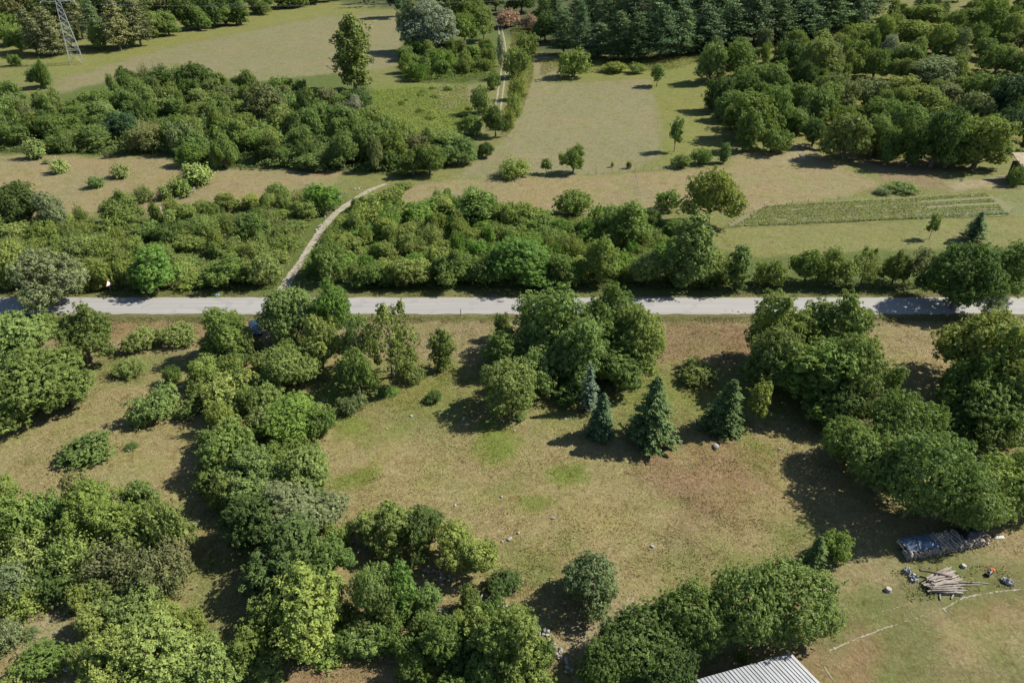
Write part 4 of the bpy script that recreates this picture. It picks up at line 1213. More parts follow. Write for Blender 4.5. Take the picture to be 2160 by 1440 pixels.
for x, t, b, w in sorted([(-20, -30, 60, 90), (40, -40, 62, 90), (95, -50, 66, 90), (150, -45, 70, 80), (200, -60, 58, 90), (255, -60, 56, 90), (310, -50, 44, 90), (360, -60, 34, 90), (420, -60, 28, 90), (480, -60, 20, 90), (540, -65, 5, 90), (600, -70, -4, 90), (20, -80, 30, 90), (120, -90, 34, 90), (230, -100, 26, 90), (330, -100, 14, 90), (430, -100, 2, 90), (160, -10, 84, 50)]):
    veg('low' if _n % 3 else 'pine', x, t, b, w, ['md', 'dk', 'br', 'do'][_n % 4], f'{ORD[_n]} from the left in the wood behind the pylon', 'wood behind the pylon'); _n += 1
for k_, (kind, x, t, b, w, c) in enumerate([('oak', 980, 20, 100, 80, 'md'), ('oak', 1020, 10, 90, 60, 'ol'), ('oak', 1150, 20, 90, 60, 'dk'), ('oak', 985, -20, 50, 90, 'md'), ('oak', 1100, -25, 30, 70, 'dk'), ('oak', 1150, -10, 50, 60, 'ol'), ('oak', 1045, -30, 25, 60, 'md'), ('oak', 930, -40, 30, 60, 'dk'), ('oak', 835, -50, 40, 60, 'bl')]):
    veg(kind, x, t, b, w, c, ['left of the pink shrubs at the top centre', 'just left below the pink shrubs', 'right of the pink shrubs, in front of the conifers', 'behind the silvery tree on its right', 'behind the pink shrubs', 'between the pink shrubs and the conifer wood', 'above the pink shrubs at the top frame edge', 'directly behind the silvery tree', 'casting its shadow on the far field, left of the silvery tree'][k_])

# ------------------------------------------------------------------ thickets: bushes nobody could tell apart, scattered over their ground
TRXY = []
for a_, b_ in zip(TRACK, TRACK[1:]):
    for q in range(12): TRXY.append(((a_.x + (b_.x - a_.x) * q / 12), (a_.y + (b_.y - a_.y) * q / 12)))
TRXY = np.array(TRXY)
SEEN = {}
def thicket(px, n, kinds, cols, rr, hh, where, group, mind=0.75, avoid=0.55, edge=0.5, treename=None):
    P = np.array([at(*p)[:2] for p in px]); lo, hi = P.min(0), P.max(0)
    got = 0; tries = 0; mine = []
    while got < n and tries < n * 60:
        tries += 1
        x, y = random.uniform(lo[0], hi[0]), random.uniform(lo[1], hi[1])
        if poly_sd(np.array([x]), np.array([y]), P)[0] < edge: continue
        r = random.uniform(*rr)
        if np.hypot(TRXY[:, 0] - x, TRXY[:, 1] - y).min() < r * 0.8 + 0.7: continue
        if any(math.hypot(x - a, y - b) < (r + c) * mind for a, b, c in mine): continue
        if any(math.hypot(x - a, y - b) < max(c, r) * avoid for a, b, c in PLACED): continue
        k = random.choice(kinds); c = random.choice(cols)
        h = random.uniform(*hh)
        fx = (x - lo[0]) / (hi[0] - lo[0]); fy = (y - lo[1]) / (hi[1] - lo[1])
        cell = ['far left', 'left', 'middle', 'right', 'far right'][min(4, int(fx * 5))] + ' ' + ['front', 'centre', 'back'][min(2, int(fy * 3))]
        lab = f"{CW[c]} {KIND[k][2]}, {cell} {where}"
        if lab in SEEN: lab = f"{'larger' if r * h > SEEN[lab] else 'smaller'} {lab}"
        SEEN[lab] = r * h
        plant(k, (x, y, float(gz(x, y)) - 0.05), r, h, c, lab, group, name=(treename if k == 'low' else None))
        mine.append((x, y, r)); got += 1

ZA = [(-120, 480), (140, 468), (200, 480), (330, 465), (430, 440), (560, 430), (640, 405), (700, 405), (650, 480), (610, 560), (560, 612), (200, 612), (-120, 605)]
ZB = [(700, 470), (790, 425), (870, 440), (1000, 425), (1090, 455), (1250, 470), (1400, 470), (1500, 520), (1540, 600), (740, 605), (630, 585)]
ZC = [(-160, 212), (60, 224), (110, 240), (200, 215), (280, 182), (420, 176), (560, 198), (700, 192), (770, 214), (800, 275), (860, 290), (1000, 310), (900, 372), (740, 362), (460, 358), (340, 328), (-160, 318)]
ZD = [(840, 120), (960, 105), (1045, 110), (1045, 160), (980, 175), (850, 175)]
ZE = [(785, 190), (985, 180), (1000, 260), (950, 300), (850, 285), (780, 260)]
thicket(ZA, 110, ['scrub', 'low', 'shrub', 'scrub'], ['ol', 'md', 'lt', 'ol', 'lt', 'yl'], (1.5, 4.2), (2.0, 5.6), 'of the scrub left of the gravel track', 'scrub left of the gravel track', 0.55, 0.45, treename='scrub_tree')
thicket(ZB, 120, ['scrub', 'shrub', 'low', 'shrub'], ['vd', 'lt', 'lt', 'ol', 'vd', 'yl'], (1.5, 4.2), (2.0, 5.4), 'of the scrub right of the gravel track', 'scrub right of the gravel track', 0.55, 0.45, treename='scrub_tree')
thicket(ZC, 170, ['low', 'low', 'low', 'shrub', 'scrub'], ['dk', 'md', 'do', 'md', 'ol', 'br', 'ol', 'do'], (2.4, 6.2), (4.0, 10.5), 'of the left wood', 'wood between the dry meadow and the far field', 0.50, 0.42, 1.0, treename='woodland_tree')
thicket(ZD, 26, ['shrub', 'low'], ['vd', 'md', 'lt', 'ol'], (2.8, 5.0), (4.5, 9.0), 'of the brush below the silvery tree', 'brush below the silvery tree', 0.6, 0.5)
thicket(ZE, 16, ['scrub', 'shrub'], ['lt', 'yl', 'ol', 'md'], (1.2, 2.4), (1.0, 2.0), 'of the clearing by the twin-rut track', 'low bushes of the clearing', 0.9, 0.5)

thicket([(425, 800), (640, 770), (690, 900), (735, 1180), (700, 1260), (560, 1270), (470, 1120), (420, 960)], 30, ['low', 'shrub', 'shrub'], ['ol', 'md', 'lt', 'do'], (1.6, 3.0), (2.6, 5.2), 'of the column left of the meadow', 'filling of the column of trees', 0.6, 0.38)
thicket([(440, 650), (540, 735), (600, 760), (700, 690), (720, 760), (640, 800), (470, 800), (435, 740)], 9, ['low', 'shrub'], ['ol', 'md', 'lt'], (1.6, 2.6), (3.0, 5.0), 'of the roadside group by the car', 'filling of the roadside group', 0.7, 0.38)
thicket([(540, 1300), (760, 1290), (1000, 1270), (1200, 1400), (1200, 1500), (860, 1500), (840, 1400), (600, 1395)], 24, ['low', 'shrub', 'shrub'], ['ol', 'md', 'do', 'lt'], (1.3, 2.4), (1.8, 4.2), 'of the bottom thicket', 'filling of the bottom thicket', 0.6, 0.38)
thicket([(-40, 1060), (120, 1050), (240, 1050), (380, 1080), (390, 1200), (330, 1290), (200, 1285), (-40, 1300)], 26, ['shrub', 'scrub', 'low'], ['ol', 'md', 'lt', 'br'], (1.3, 2.6), (2.0, 4.6), 'of the lower left thicket', 'filling of the lower left thicket', 0.6, 0.38)
thicket([(190, 1260), (330, 1240), (500, 1350), (500, 1480), (180, 1480)], 12, ['shrub', 'low'], ['lt', 'ol', 'lt'], (1.2, 2.3), (1.8, 3.8), 'of the pale bottom clump', 'filling of the pale bottom clump', 0.6, 0.38)
thicket([(1490, 130), (1640, 95), (1780, 65), (1880, 30), (2160, 10), (2230, 60), (2230, 340), (1990, 350), (1850, 330), (1700, 290), (1570, 300), (1520, 240)], 120, ['low', 'low', 'low', 'shrub'], ['md', 'do', 'ol', 'gy', 'lt', 'md'], (3.0, 6.0), (4.5, 10.5), 'of the right-hand slope', 'trees on the right-hand slope', 0.6, 0.45)
thicket([(1850, 10), (1960, -20), (2300, -60), (2300, 40), (2100, 45), (1950, 40)], 40, ['low', 'low', 'pine'], ['md', 'do', 'ol', 'dk'], (3.5, 6.5), (7.0, 13.0), 'of the top right corner wood', 'wood in the top right corner', 0.55, 0.45)
thicket([(1600, 690), (1820, 680), (1850, 860), (1780, 900), (1620, 840)], 10, ['low', 'shrub'], ['ol', 'md', 'lt'], (1.8, 3.0), (3.0, 5.5), 'of the big right-hand clump', 'filling of the big right-hand clump', 0.7, 0.38)
thicket([(1030, 690), (1380, 680), (1400, 770), (1300, 820), (1060, 830)], 10, ['low', 'shrub'], ['ol', 'md', 'do'], (1.8, 3.0), (3.0, 6.0), 'of the central clump', 'filling of the central clump', 0.7, 0.38)
thicket([(-60, 690), (200, 700), (210, 800), (160, 860), (-60, 890)], 8, ['low', 'shrub'], ['ol', 'md', 'lt'], (1.8, 3.0), (3.0, 5.5), 'of the left roadside clump', 'filling of the left roadside clump', 0.7, 0.38)

# far wood that reads as one mass: hillside trees beyond the frame's upper edge, one object
def far_wood():
    r = np.random.default_rng(99)
    Vs = []; T = []
    n = 900
    xs = r.uniform(-520, 620, n * 3); ys = r.uniform(470, 860, n * 3)
    keep = 0
    for x, y in zip(xs, ys):
        z = float(gz(x, y)); p = (x, y, z)
        dep = depth_of(p); v = (y * ST + (z + 14 - CAM_H) * CT)
        if keep >= n: break
        keep += 1
        H = r.uniform(11, 19); R = r.uniform(3.5, 5.5); m = 90
        f = r.random(m) ** 0.8; a = r.uniform(0, 6.28, m); rad = R * (1 - f) ** 0.6 * r.uniform(.6, 1.1, m)
        C = np.stack([x + np.cos(a) * rad, y + np.sin(a) * rad, z + 1 + f * H], 1)
        Nn = np.stack([np.cos(a), np.sin(a), np.full(m, .7)], 1) + r.normal(size=(m, 3)) * .4
        Vs.append(leaf_quads(C, Nn, r.uniform(1.4, 2.6, m), r, .7)); T.append(np.clip(r.normal(.45, .18, m), 0, 1))
    me = leaf_mesh('far_wood', np.concatenate(Vs), np.concatenate(T))
    o = obj('far_wood', me); o.color = (0.045, 0.066, 0.034, 1)
    tag(o, 'dark wood on the hillside along the top edge', 'wood', None, 'stuff')
far_wood()

# undergrowth between the bushes: one leafy mass per thicket
def undergrowth(px, dens, hmax, leaf, col, label, seed, scale=5.0, thr=0.0, up=0.8):
    r = np.random.default_rng(seed)
    P = np.array([at(*p)[:2] for p in px]); lo, hi = P.min(0), P.max(0)
    n = int(dens * (hi[0] - lo[0]) * (hi[1] - lo[1]))
    x = r.uniform(lo[0], hi[0], n); y = r.uniform(lo[1], hi[1], n)
    ok = poly_sd(x, y, P) > 0; x, y = x[ok], y[ok]
    dt = np.full(len(x), 1e9)
    for q in range(0, len(TRXY)):
        dt = np.minimum(dt, (x - TRXY[q, 0]) ** 2 + (y - TRXY[q, 1]) ** 2)
    ok = dt > 1.5 ** 2; x, y = x[ok], y[ok]
    top = hmax * np.clip(fbm(x / scale, y / scale, seed, 4) * 1.8 - 0.45, 0.08, 1)
    ok = top > thr * hmax; x, y, top = x[ok], y[ok], top[ok]
    z = gz(x, y) + top * r.uniform(0.25, 1.0, len(x)) ** 0.6
    C = np.stack([x, y, z], 1)
    V = leaf_quads(C, r.normal(size=C.shape) * 0.7 + [0.1, 0, up], leaf * r.uniform(.6, 1.4, len(x)), r, .55)
    t = np.clip(0.2 + 0.45 * fbm(x / 2.5, y / 2.5, seed + 5, 3) + r.normal(0.12, .16, len(x)), 0, 1)
    o = obj('undergrowth', leaf_mesh('undergrowth', V, t)); o.color = (*col, 1)
    return tag(o, label, 'undergrowth', None, 'stuff')
undergrowth(ZA, 36, 2.3, 0.27, (0.150, 0.172, 0.060), 'olive undergrowth filling the scrub left of the gravel track', 201)
undergrowth(ZB, 36, 2.3, 0.27, (0.128, 0.176, 0.046), 'green undergrowth filling the scrub right of the gravel track', 202)
undergrowth(ZC, 6, 3.6, 0.60, (0.095, 0.130, 0.044), 'dark undergrowth filling the wood on the left', 203, 9.0)
undergrowth(ZD, 7, 3.0, 0.5, (0.125, 0.172, 0.044), 'green undergrowth in the brush below the silvery tree', 204, 7.0)
undergrowth(ZE, 7, 1.2, 0.42, (0.165, 0.205, 0.05), 'bright green weeds of the clearing left of the twin-rut track', 205, 6.0)
undergrowth([(0, 1060), (120, 1060), (370, 1060), (390, 1200), (330, 1290), (200, 1280), (0, 1300)], 30, 0.9, 0.22, (0.130, 0.135, 0.055), 'olive undergrowth in the lower left thicket', 206, 3.0, 0.25)
undergrowth([(1080, 60), (1130, 60), (1125, 170), (1105, 230), (1075, 290), (1062, 285), (1075, 200), (1078, 120)], 9, 1.6, 0.4, (0.15, 0.16, 0.045), 'yellow-green hedge growth along the right side of the twin-rut track', 207, 5.0)
undergrowth([(-60, 300), (340, 318), (330, 335), (250, 322), (-60, 325)], 10, 1.3, 0.35, (0.12, 0.13, 0.045), 'low bushy growth along the upper edge of the left dry meadow', 208, 4.0)
undergrowth([(740, 600), (1540, 600), (2000, 595), (2000, 610), (740, 612)], 26, 1.6, 0.30, (0.085, 0.110, 0.034), 'low growth at the foot of the roadside hedge', 209, 4.0)
undergrowth([(200, 596), (600, 596), (600, 610), (200, 611)], 26, 1.2, 0.28, (0.105, 0.120, 0.040), 'low growth at the foot of the roadside trees on the left', 210, 4.0)
undergrowth([(560, 1320), (860, 1330), (870, 1410), (600, 1405)], 34, 0.8, 0.20, (0.15, 0.155, 0.055), 'pale undergrowth below the large pale tree near the bottom', 211, 3.0, 0.2)
undergrowth([(840, 1290), (1000, 1270), (1000, 1450), (830, 1450)], 30, 0.9, 0.20, (0.10, 0.12, 0.04), 'dark undergrowth along the stone wall near the bottom', 212, 3.0, 0.2)
undergrowth([(1140, 125), (1500, 118), (1500, 135), (1400, 150), (1140, 160)], 7, 1.3, 0.4, (0.16, 0.165, 0.05), 'yellow-green weeds along the upper edge of the pale field', 213, 6.0, 0.3)
undergrowth([(1480, 120), (1640, 90), (1800, 60), (2160, 20), (2160, 330), (1850, 330), (1700, 300), (1560, 310)], 2.0, 1.2, 0.45, (0.150, 0.150, 0.045), 'yellowish weeds between the trees of the right-hand slope', 214, 8.0, 0.45)
undergrowth([(430, 780), (660, 760), (700, 1000), (720, 1200), (560, 1220), (450, 1000)], 16, 0.8, 0.22, (0.10, 0.12, 0.04), 'dark undergrowth below the column of trees', 215, 4.0, 0.35)

# rough patches of taller dry weeds in the meadows
def weeds(px, dens, seed, col, label, hmax=0.28, leaf=0.24, thr=0.45):
    undergrowth(px, dens, hmax, leaf, col, label, seed, 2.2, thr, up=1.6)
MEADOW = [(680, 880), (1000, 900), (1250, 950), (1600, 930), (1700, 1000), (1740, 1110), (1560, 1160), (1300, 1180), (1050, 1170), (900, 1070), (720, 1080)]
weeds([(-50, 668), (2200, 668), (2200, 682), (-50, 682)], 22, 227, (0.120, 0.120, 0.050), 'weedy strip along the near road verge', 0.4, 0.22, 0.35)
weeds([(-50, 616), (2200, 616), (2200, 625), (-50, 625)], 22, 228, (0.140, 0.140, 0.055), 'weedy strip along the far road verge', 0.4, 0.22, 0.35)
weeds([(1880, 1200), (2130, 1190), (2140, 1240), (1920, 1270)], 22, 229, (0.110, 0.125, 0.045), 'weeds around the pole heap', 0.3, 0.18, 0.45)

# crops
def crop_rows():
    r = np.random.default_rng(5)
    rows_px = []; names = []
    for k in range(11):
        f = k / 10.0; u = f ** 1.1
        a = (1612 - 62 * u, 438 + 39 * u); b = (2082 + 46 * u, 410 + 42 * u)
        if k in (2, 5): b = (b[0] - 150, b[1] + 9)
        rows_px.append((a, b, [(0.205, 0.232, 0.088), (0.180, 0.215, 0.075), (0.225, 0.232, 0.110)][k % 3], [0.34, 0.14, 0.22, 0.16, 0.30][k % 5])); names.append(f'{ORD[k]} from the top in the vegetable garden')
    rows_px.append(((1930, 458), (2128, 450), (0.24, 0.30, 0.25), 0.4)); names.append('of pale bluish cabbages at the lower right of the garden')
    for (a, b, c, h), nm in zip(rows_px, names):
        A, Bp = at(*a), at(*b); L = (Bp - A).length; n = int(L * 34)
        s = r.random(n); gap = vnoise(s * L / 1.5, np.zeros(n), 7 + int(h * 100)) > 0.12
        s = s[gap]; n = len(s)
        off = r.normal(0, 0.30, n)
        x = A.x + (Bp.x - A.x) * s + off * 0.2; y = A.y + (Bp.y - A.y) * s + off
        z = gz(x, y) + 0.08 + r.random(n) * h
        C = np.stack([x, y, z], 1)
        V = leaf_quads(C, r.normal(size=C.shape) * .6 + [0, 0, .8], r.uniform(.2, .42, n), r, .6)
        me = leaf_mesh('vegetable_row', V, np.clip(r.normal(.5, .18, n), 0, 1))
        o = obj('vegetable_row', me); o.color = (*c, 1)
        tag(o, 'row of vegetables, ' + nm, 'crop row', 'rows of the vegetable garden', 'stuff')
crop_rows()

# grass: tufts over the meadows, coloured as the meadow they grow in
def grass(name, label, x0, x1, y0, y1, n, h0, h1, wid, seed, test=None, gain=1.0):
    r = np.random.default_rng(seed)
    x = r.uniform(x0, x1, n); y = r.uniform(y0, y1, n)
    z = gz(x, y)
    dep = y * CT - (z - CAM_H) * ST; u = x / dep * FOCAL
    ok = np.abs(u) < 1180
    if test is not None: ok &= test(x, y)
    x, y, z = x[ok], y[ok], z[ok]; n = len(x)
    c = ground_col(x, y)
    tall = fbm(x / 5.0, y / 5.0, 31, 3)
    ok = r.random(n) < 0.35 + 0.9 * tall
    x, y, z, c, tall = x[ok], y[ok], z[ok], c[ok], tall[ok]; n = len(x)
    h = r.uniform(h0, h1, n) * (0.5 + tall)
    a = r.uniform(0, 6.28, n) ; lean = r.uniform(0.5, 1.5, n) * h
    la = fbm(x / 6.0, y / 6.0, 77, 2) * 12.0 + r.normal(0, .7, n)
    w = wid * r.uniform(.6, 1.4, n)
    dx, dy = np.cos(a) * w, np.sin(a) * w
    V = np.empty((n, 3, 3))
    V[:, 0] = np.stack([x - dx, y - dy, z - 0.02], 1); V[:, 1] = np.stack([x + dx, y + dy, z - 0.02], 1)
    V[:, 2] = np.stack([x + np.cos(la) * lean, y + np.sin(la) * lean, z + h], 1)
    g = fbm(x / 1.7, y / 1.7, 55, 3)[:, None]
    pg = sstep(0.5, 0.68, fbm(x / 2.6, y / 2.6, 61, 3))[:, None]; pb = sstep(0.52, 0.68, fbm(x / 1.8, y / 1.8, 63, 3))[:, None]
    col = c * r.uniform(0.8, 1.4, (n, 1)) * (1 + (g - 0.5) * 0.5) * np.array([1.12, 1.08, 1.0])
    col = col * (1 - 0.5 * pg + 0.5 * pg * np.array([0.78, 1.0, 0.55])) * (1 - 0.6 * pb + 0.6 * pb * np.array([0.85, 0.68, 0.62]))
    straw = (r.random(n) < 0.16)[:, None]
    col = np.where(straw, col * 0.5 + np.array([0.20, 0.178, 0.11]) * 0.75, col * 1.12)
    col = col * gain
    col3 = np.repeat(np.c_[col, np.ones(n)], 3, 0)
    me = mesh_np(name, V.reshape(-1, 3), np.arange(n * 3).reshape(-1, 3), M_GRASS, False, {'col': ('FLOAT_COLOR', 'POINT', col3)})
    tag(obj(name, me), label, 'grass', None, 'stuff')
def not_pitch(x, y): return ~((x > 22) & (y < 50) & (x > 30 - (50 - y) * 0.4)) 
grass('meadow_grass', 'dry brown and green grass of the meadows below the road', -110, 110, 30, 100.8, 380000, 0.03, 0.14, 0.065, 301, not_pitch)
def tuss(x, y): return (fbm(x / 3.2, y / 3.2, 91, 3) > 0.52) & (vnoise(x / 0.7, y / 0.7, 93) > 0.45) & not_pitch(x, y)
grass('tussock_grass', 'taller straw and green tussocks in patches of the meadows below the road', -110, 110, 30, 100, 420000, 0.10, 0.30, 0.035, 303, tuss, 1.3)
grass('field_grass', 'short dry grass of the fields above the road', -150, 150, 108.5, 215, 110000, 0.03, 0.10, 0.08, 302, lambda x, y: ~(poly_sd(x, y, bw) > -0.5) & (vnoise(x * 91.7, y * 83.3, 5) > sstep(125, 200, y)))

# ------------------------------------------------------------------ stones
def rock_mesh(seed):
    r = np.random.default_rng(seed)
    import bmesh
    bm = bmesh.new(); bmesh.ops.create_icosphere(bm, subdivisions=2, radius=0.5)
    k = r.normal(size=(5, 3)); k /= np.linalg.norm(k, axis=1)[:, None]; lim = r.uniform(0.26, 0.42, 5)
    for v in bm.verts:
        p = np.array(v.co)
        for d, l in zip(k, lim):
            e = p @ d
            if e > l: p = p - d * (e - l)
        p = p * (1 + r.normal() * 0.03); v.co = p * [1, .8, .62]
    me = bpy.data.meshes.new('rock'); bm.to_mesh(me); bm.free(); me.materials.append(M_ROCK)
    return me
ROCKS = [rock_mesh(s_) for s_ in range(6)]
def put_rock(name, p, s, parent=None, z=0.0):
    o = obj(name, random.choice(ROCKS), parent, (p[0], p[1], (0 if parent else float(gz(p[0], p[1]))) + z + s * 0.12), (random.uniform(-.3, .3), random.uniform(-.3, .3), random.uniform(0, 6.28)), (s * random.uniform(.8, 1.3), s, s * random.uniform(.7, 1.0)))
    return o
RK = [(245, 803, .9, 'beside the low sparse bush in the left meadow'), (385, 815, .8, 'right of the small upright shrub in the left meadow'), (272, 950, 1.1, 'below the tiny bush in the left meadow'), (420, 1100, .7, 'between the lower left thicket and the column of trees'),
      (375, 1277, .8, 'at the right end of the lower left thicket'), (445, 1345, 1.0, 'by the large pale tree shadow near the bottom left'), (470, 1325, .8, 'smaller of two near the shadow at the bottom left'), (140, 1412, 1.3, 'between two shrubs near the bottom left corner'),
      (1075, 1137, 1.3, 'biggest of the group in the lower central meadow'), (1094, 1124, .9, 'upper right of the group in the lower central meadow'), (1060, 1142, .7, 'left of the group in the lower central meadow'), (960, 1065, .7, 'above the yellow-green tree by the wall'),
      (868, 878, .9, 'in the upper left of the central meadow'), (1193, 884, .8, 'left of the narrow dark spruce'), (1085, 908, .6, 'below the nearest tree of the central clump'), (1058, 1048, .7, 'left of the small green patch in the central meadow'), (1167, 1092, .9, 'below the small green patch in the central meadow'),
      (1212, 1134, .5, 'tiny, right of the group in the lower central meadow'), (1510, 943, 1.7, 'long, below the lone spruce'), (1437, 937, .7, 'at the right foot of the largest spruce'), (1645, 948, .9, 'right of the long rock toward the shade'), (1662, 905, .9, 'in the green grass right of the young tree'), (1690, 906, .7, 'at the edge of the right-hand clump shade'),
      (1700, 958, .8, 'at the tip of the shade of the dense trees'), (1603, 899, .7, 'at the foot of the young tree with visible trunk'), (1650, 880, .7, 'above the pair of rocks right of the young tree'), (978, 884, .9, 'in the shadow left of the central clump'), (997, 888, .8, 'second in the shadow left of the central clump'), (683, 846, .9, 'in the shade beside the column of trees'),
      (815, 905, .6, 'small, below the bright low bush'), (1376, 1152, .9, 'on the bare pale spot of the lower meadow'), (1740, 1246, .8, 'in the dry grass left of the sacks'), (1390, 800, .6, 'above the largest spruce'), (1560, 658, 1.0, 'in the small heap at the road verge'), (1546, 656, .9, 'left one of the small heap at the road verge'), (1572, 661, .7, 'right one of the small heap at the road verge'), (905, 664, .6, 'at the verge below the road left of the marker post'), (1030, 664, .5, 'at the verge below the road right of the marker post'), (640, 1405, .7, 'at the bottom edge below the large pale tree'), (1690, 330, 2.0, 'at the foot of the right-hand slope')]
for x, y, s_, w in RK:
    tag(put_rock('limestone_rock', at(x, y), s_ * 0.62), 'pale limestone rock ' + w, 'rock', 'limestone rocks in the meadows')

def stone_wall(px, label, n, size, hgt, wid):
    P = [at(*p) for p in px]; L = [0]
    for a, b in zip(P, P[1:]): L.append(L[-1] + (b - a).length)
    w = thing('dry_stone_wall', P[0], label, 'stone wall')
    for q in range(n):
        s = L[-1] * (q + random.random()) / n; j = max(i for i in range(len(P) - 1) if L[i] <= s)
        p = P[j].lerp(P[j + 1], (s - L[j]) / (L[j + 1] - L[j])); d = (P[j + 1] - P[j]).normalized()
        if fbm(np.array([s / 3.0]), np.array([n * 1.0]), 8, 2)[0] < 0.33: continue
        o = random.gauss(0, wid * .5); z = random.random() * hgt * max(0, 1 - abs(o) / wid)
        x, y = p.x - d.y * o, p.y + d.x * o
        so = put_rock('stone', (x - P[0].x, y - P[0].y), size * random.uniform(.6, 1.35), w, float(gz(x, y)) - P[0].z + z)
stone_wall([(728, 1135), (800, 1158), (880, 1192), (940, 1222), (1015, 1258), (1100, 1302), (1155, 1338), (1180, 1375), (1197, 1408), (1225, 1450)], 'tumbled dry stone wall running under the trees at the bottom centre', 170, 0.36, 0.5, 0.5)
stone_wall([(325, 452), (345, 436), (375, 420), (402, 407), (414, 396)], 'low pale stone wall beside the junipers of the dry meadow', 110, 0.50, 0.4, 0.35)
stone_wall([(772, 396), (735, 402), (705, 430), (690, 452), (665, 490)], 'ruined stone edging on the left of the gravel track', 70, 0.42, 0.3, 0.5)
stone_wall([(925, 1283), (950, 1300), (935, 1318)], 'short heap of pale wall stones among the bottom undergrowth', 30, 0.34, 0.3, 0.5)

# ------------------------------------------------------------------ firewood stack, pole heap, yard things
def log_mesh(seed, L, ra, n=6, mat=None):
    r = np.random.default_rng(seed); mb = MB()
    m = 5; pts = [(L * (q / (m - 1) - .5), r.normal() * ra * .35, r.normal() * ra * .25) for q in range(m)]
    mb.tube(pts, [ra * r.uniform(.8, 1.1) * (1 - .25 * q / (m - 1)) for q in range(m)], n)
    return mb.mesh('log', mat or M_LOG)
SPLIT = [log_mesh(s_, 1.05, .10, 5) for s_ in range(5)]
A, Bp = at(1915, 1184), at(2086, 1150)
ax = (Bp - A); ax.z = 0; LL = ax.length; ax.normalize(); bx = Vector((-ax.y, ax.x, 0))
rz = math.atan2(ax.y, ax.x)
stack = thing('firewood_stack', A, 'long stack of split firewood half in the shade of the dense trees', 'firewood', None, rz)
nn_ = 0
for row, levels in ((0, range(5)), (1, (3, 4))):
    for lv in levels:
        cnt = 42 if row == 0 else 40
        for q in range(cnt):
            if lv == 4 and random.random() < .25: continue
            x = LL * (q + .5 + random.uniform(-.3, .3)) / cnt
            obj('split_log', random.choice(SPLIT), stack, (x, .55 + row * 1.05 + random.uniform(-.1, .1), .12 + lv * .20 + random.uniform(-.03, .03)), (random.uniform(0, 6), random.uniform(-.12, .12), math.pi / 2 + random.uniform(-.22, .22)), (random.uniform(.85, 1.1),) + (random.uniform(.8, 1.3),) * 2)
mb = MB()
for y in (.6, 1.6): mb.box((LL / 2, y, .03), (LL, .12, .08))
obj('bearer', mb.mesh('bearer', M_DARKWOOD), stack)

def cloth(name, w, l, hgt, seed, mat, sag=0.0, edge=0.0, nx_=16, ny_=12):
    X, Y = np.meshgrid(np.linspace(-1, 1, nx_), np.linspace(-1, 1, ny_))
    e = np.maximum(np.abs(X), np.abs(Y))
    Z = hgt * (1 - sstep(0.45, 1.0, e)) * (0.55 + 0.9 * fbm(X * 1.7 + 9, Y * 1.7, seed, 3)) + 0.22 * hgt * (fbm(X * 5, Y * 5, seed + 3, 3) - .5)
    X2 = X * w / 2 * (1 + .25 * (fbm(X * 2, Y * 2 + 4, seed + 1, 2) - .5)); Y2 = Y * l / 2 * (1 + .25 * (fbm(X * 2 + 7, Y * 2, seed + 2, 2) - .5))
    V = np.stack([X2.ravel(), Y2.ravel(), np.maximum(Z.ravel(), 0.01) + 0.01], 1)
    i = np.arange(nx_ - 1)[None, :] + np.arange(ny_ - 1)[:, None] * nx_
    F = np.stack([i, i + 1, i + 1 + nx_, i + nx_], -1).reshape(-1, 4)
    me = mesh_np(name, V, F, mat, True)
    return me
def lay(name, px, me, label, cat, rz=0.0, z=0.0):
    p = at(*px); p.z += z
    return tag(obj(name, me, None, p, (0, 0, rz)), label, cat)
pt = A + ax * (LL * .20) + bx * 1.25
tag(obj('blue_shade_sheet', cloth('blue_shade_sheet', 3.4, 1.9, .32, 14, M_BLUE), None, (pt.x, pt.y, pt.z + 1.02), (0, 0, rz)), 'added blue sheet standing in for bluish shade on the left half of the firewood stack', 'tarpaulin')  # added sheet, its blue stands in for the shade on the grey logs
pt = A + ax * (LL * .84) + bx * 1.35
tag(obj('black_tarpaulin', cloth('black_tarpaulin', 2.6, 1.6, .35, 4, M_BLACK), None, (pt.x, pt.y, pt.z + 1.05), (0, 0, rz)), 'black tarpaulin thrown over the right end of the firewood stack', 'tarpaulin')
pt = at(2080, 1133)
tag(obj('red_sheet', cloth('red_sheet', .75, .5, .3, 6, M_RED), None, pt, (0, 0, .5)), 'crumpled red plastic sheet behind the right end of the firewood stack', 'plastic sheet')
mb = MB(); mb.box((0, 0, .05), (1.1, .22, .06)); mb.box((0.05, .13, .09), (1.0, .16, .05), 0.05)
lay('pale_plank', (2108, 1134), mb.mesh('pale_plank', M_WHITE), 'pale plank lying right of the red sheet', 'plank', .05)

def sack(seed, w, l, h, mat):
    import bmesh
    bm = bmesh.new(); bmesh.ops.create_icosphere(bm, subdivisions=4, radius=1.0)
    r = np.random.default_rng(seed); o = r.uniform(0, 50)
    co = np.array([v.co for v in bm.verts])
    f = fbm(co[:, 0] * 1.3 + o + co[:, 2], co[:, 1] * 1.3 - co[:, 2], seed, 2)
    g = np.abs(fbm(co[:, 0] * 3.5 + o - co[:, 2] * 2, co[:, 1] * 3.5 + co[:, 2], seed + 7, 3) - .5) * 2
    q = co * (0.45 + .95 * f - 0.45 * (g < .12) + .35 * g)[:, None]
    q[:, 2] = np.maximum(q[:, 2], -.3)
    for v, p in zip(bm.verts, q): v.co = (p[0] * w / 2, p[1] * l / 2, (p[2] + .3) * h / 1.3)
    me = bpy.data.meshes.new('sack'); bm.to_mesh(me); bm.free(); me.materials.append(mat); return me
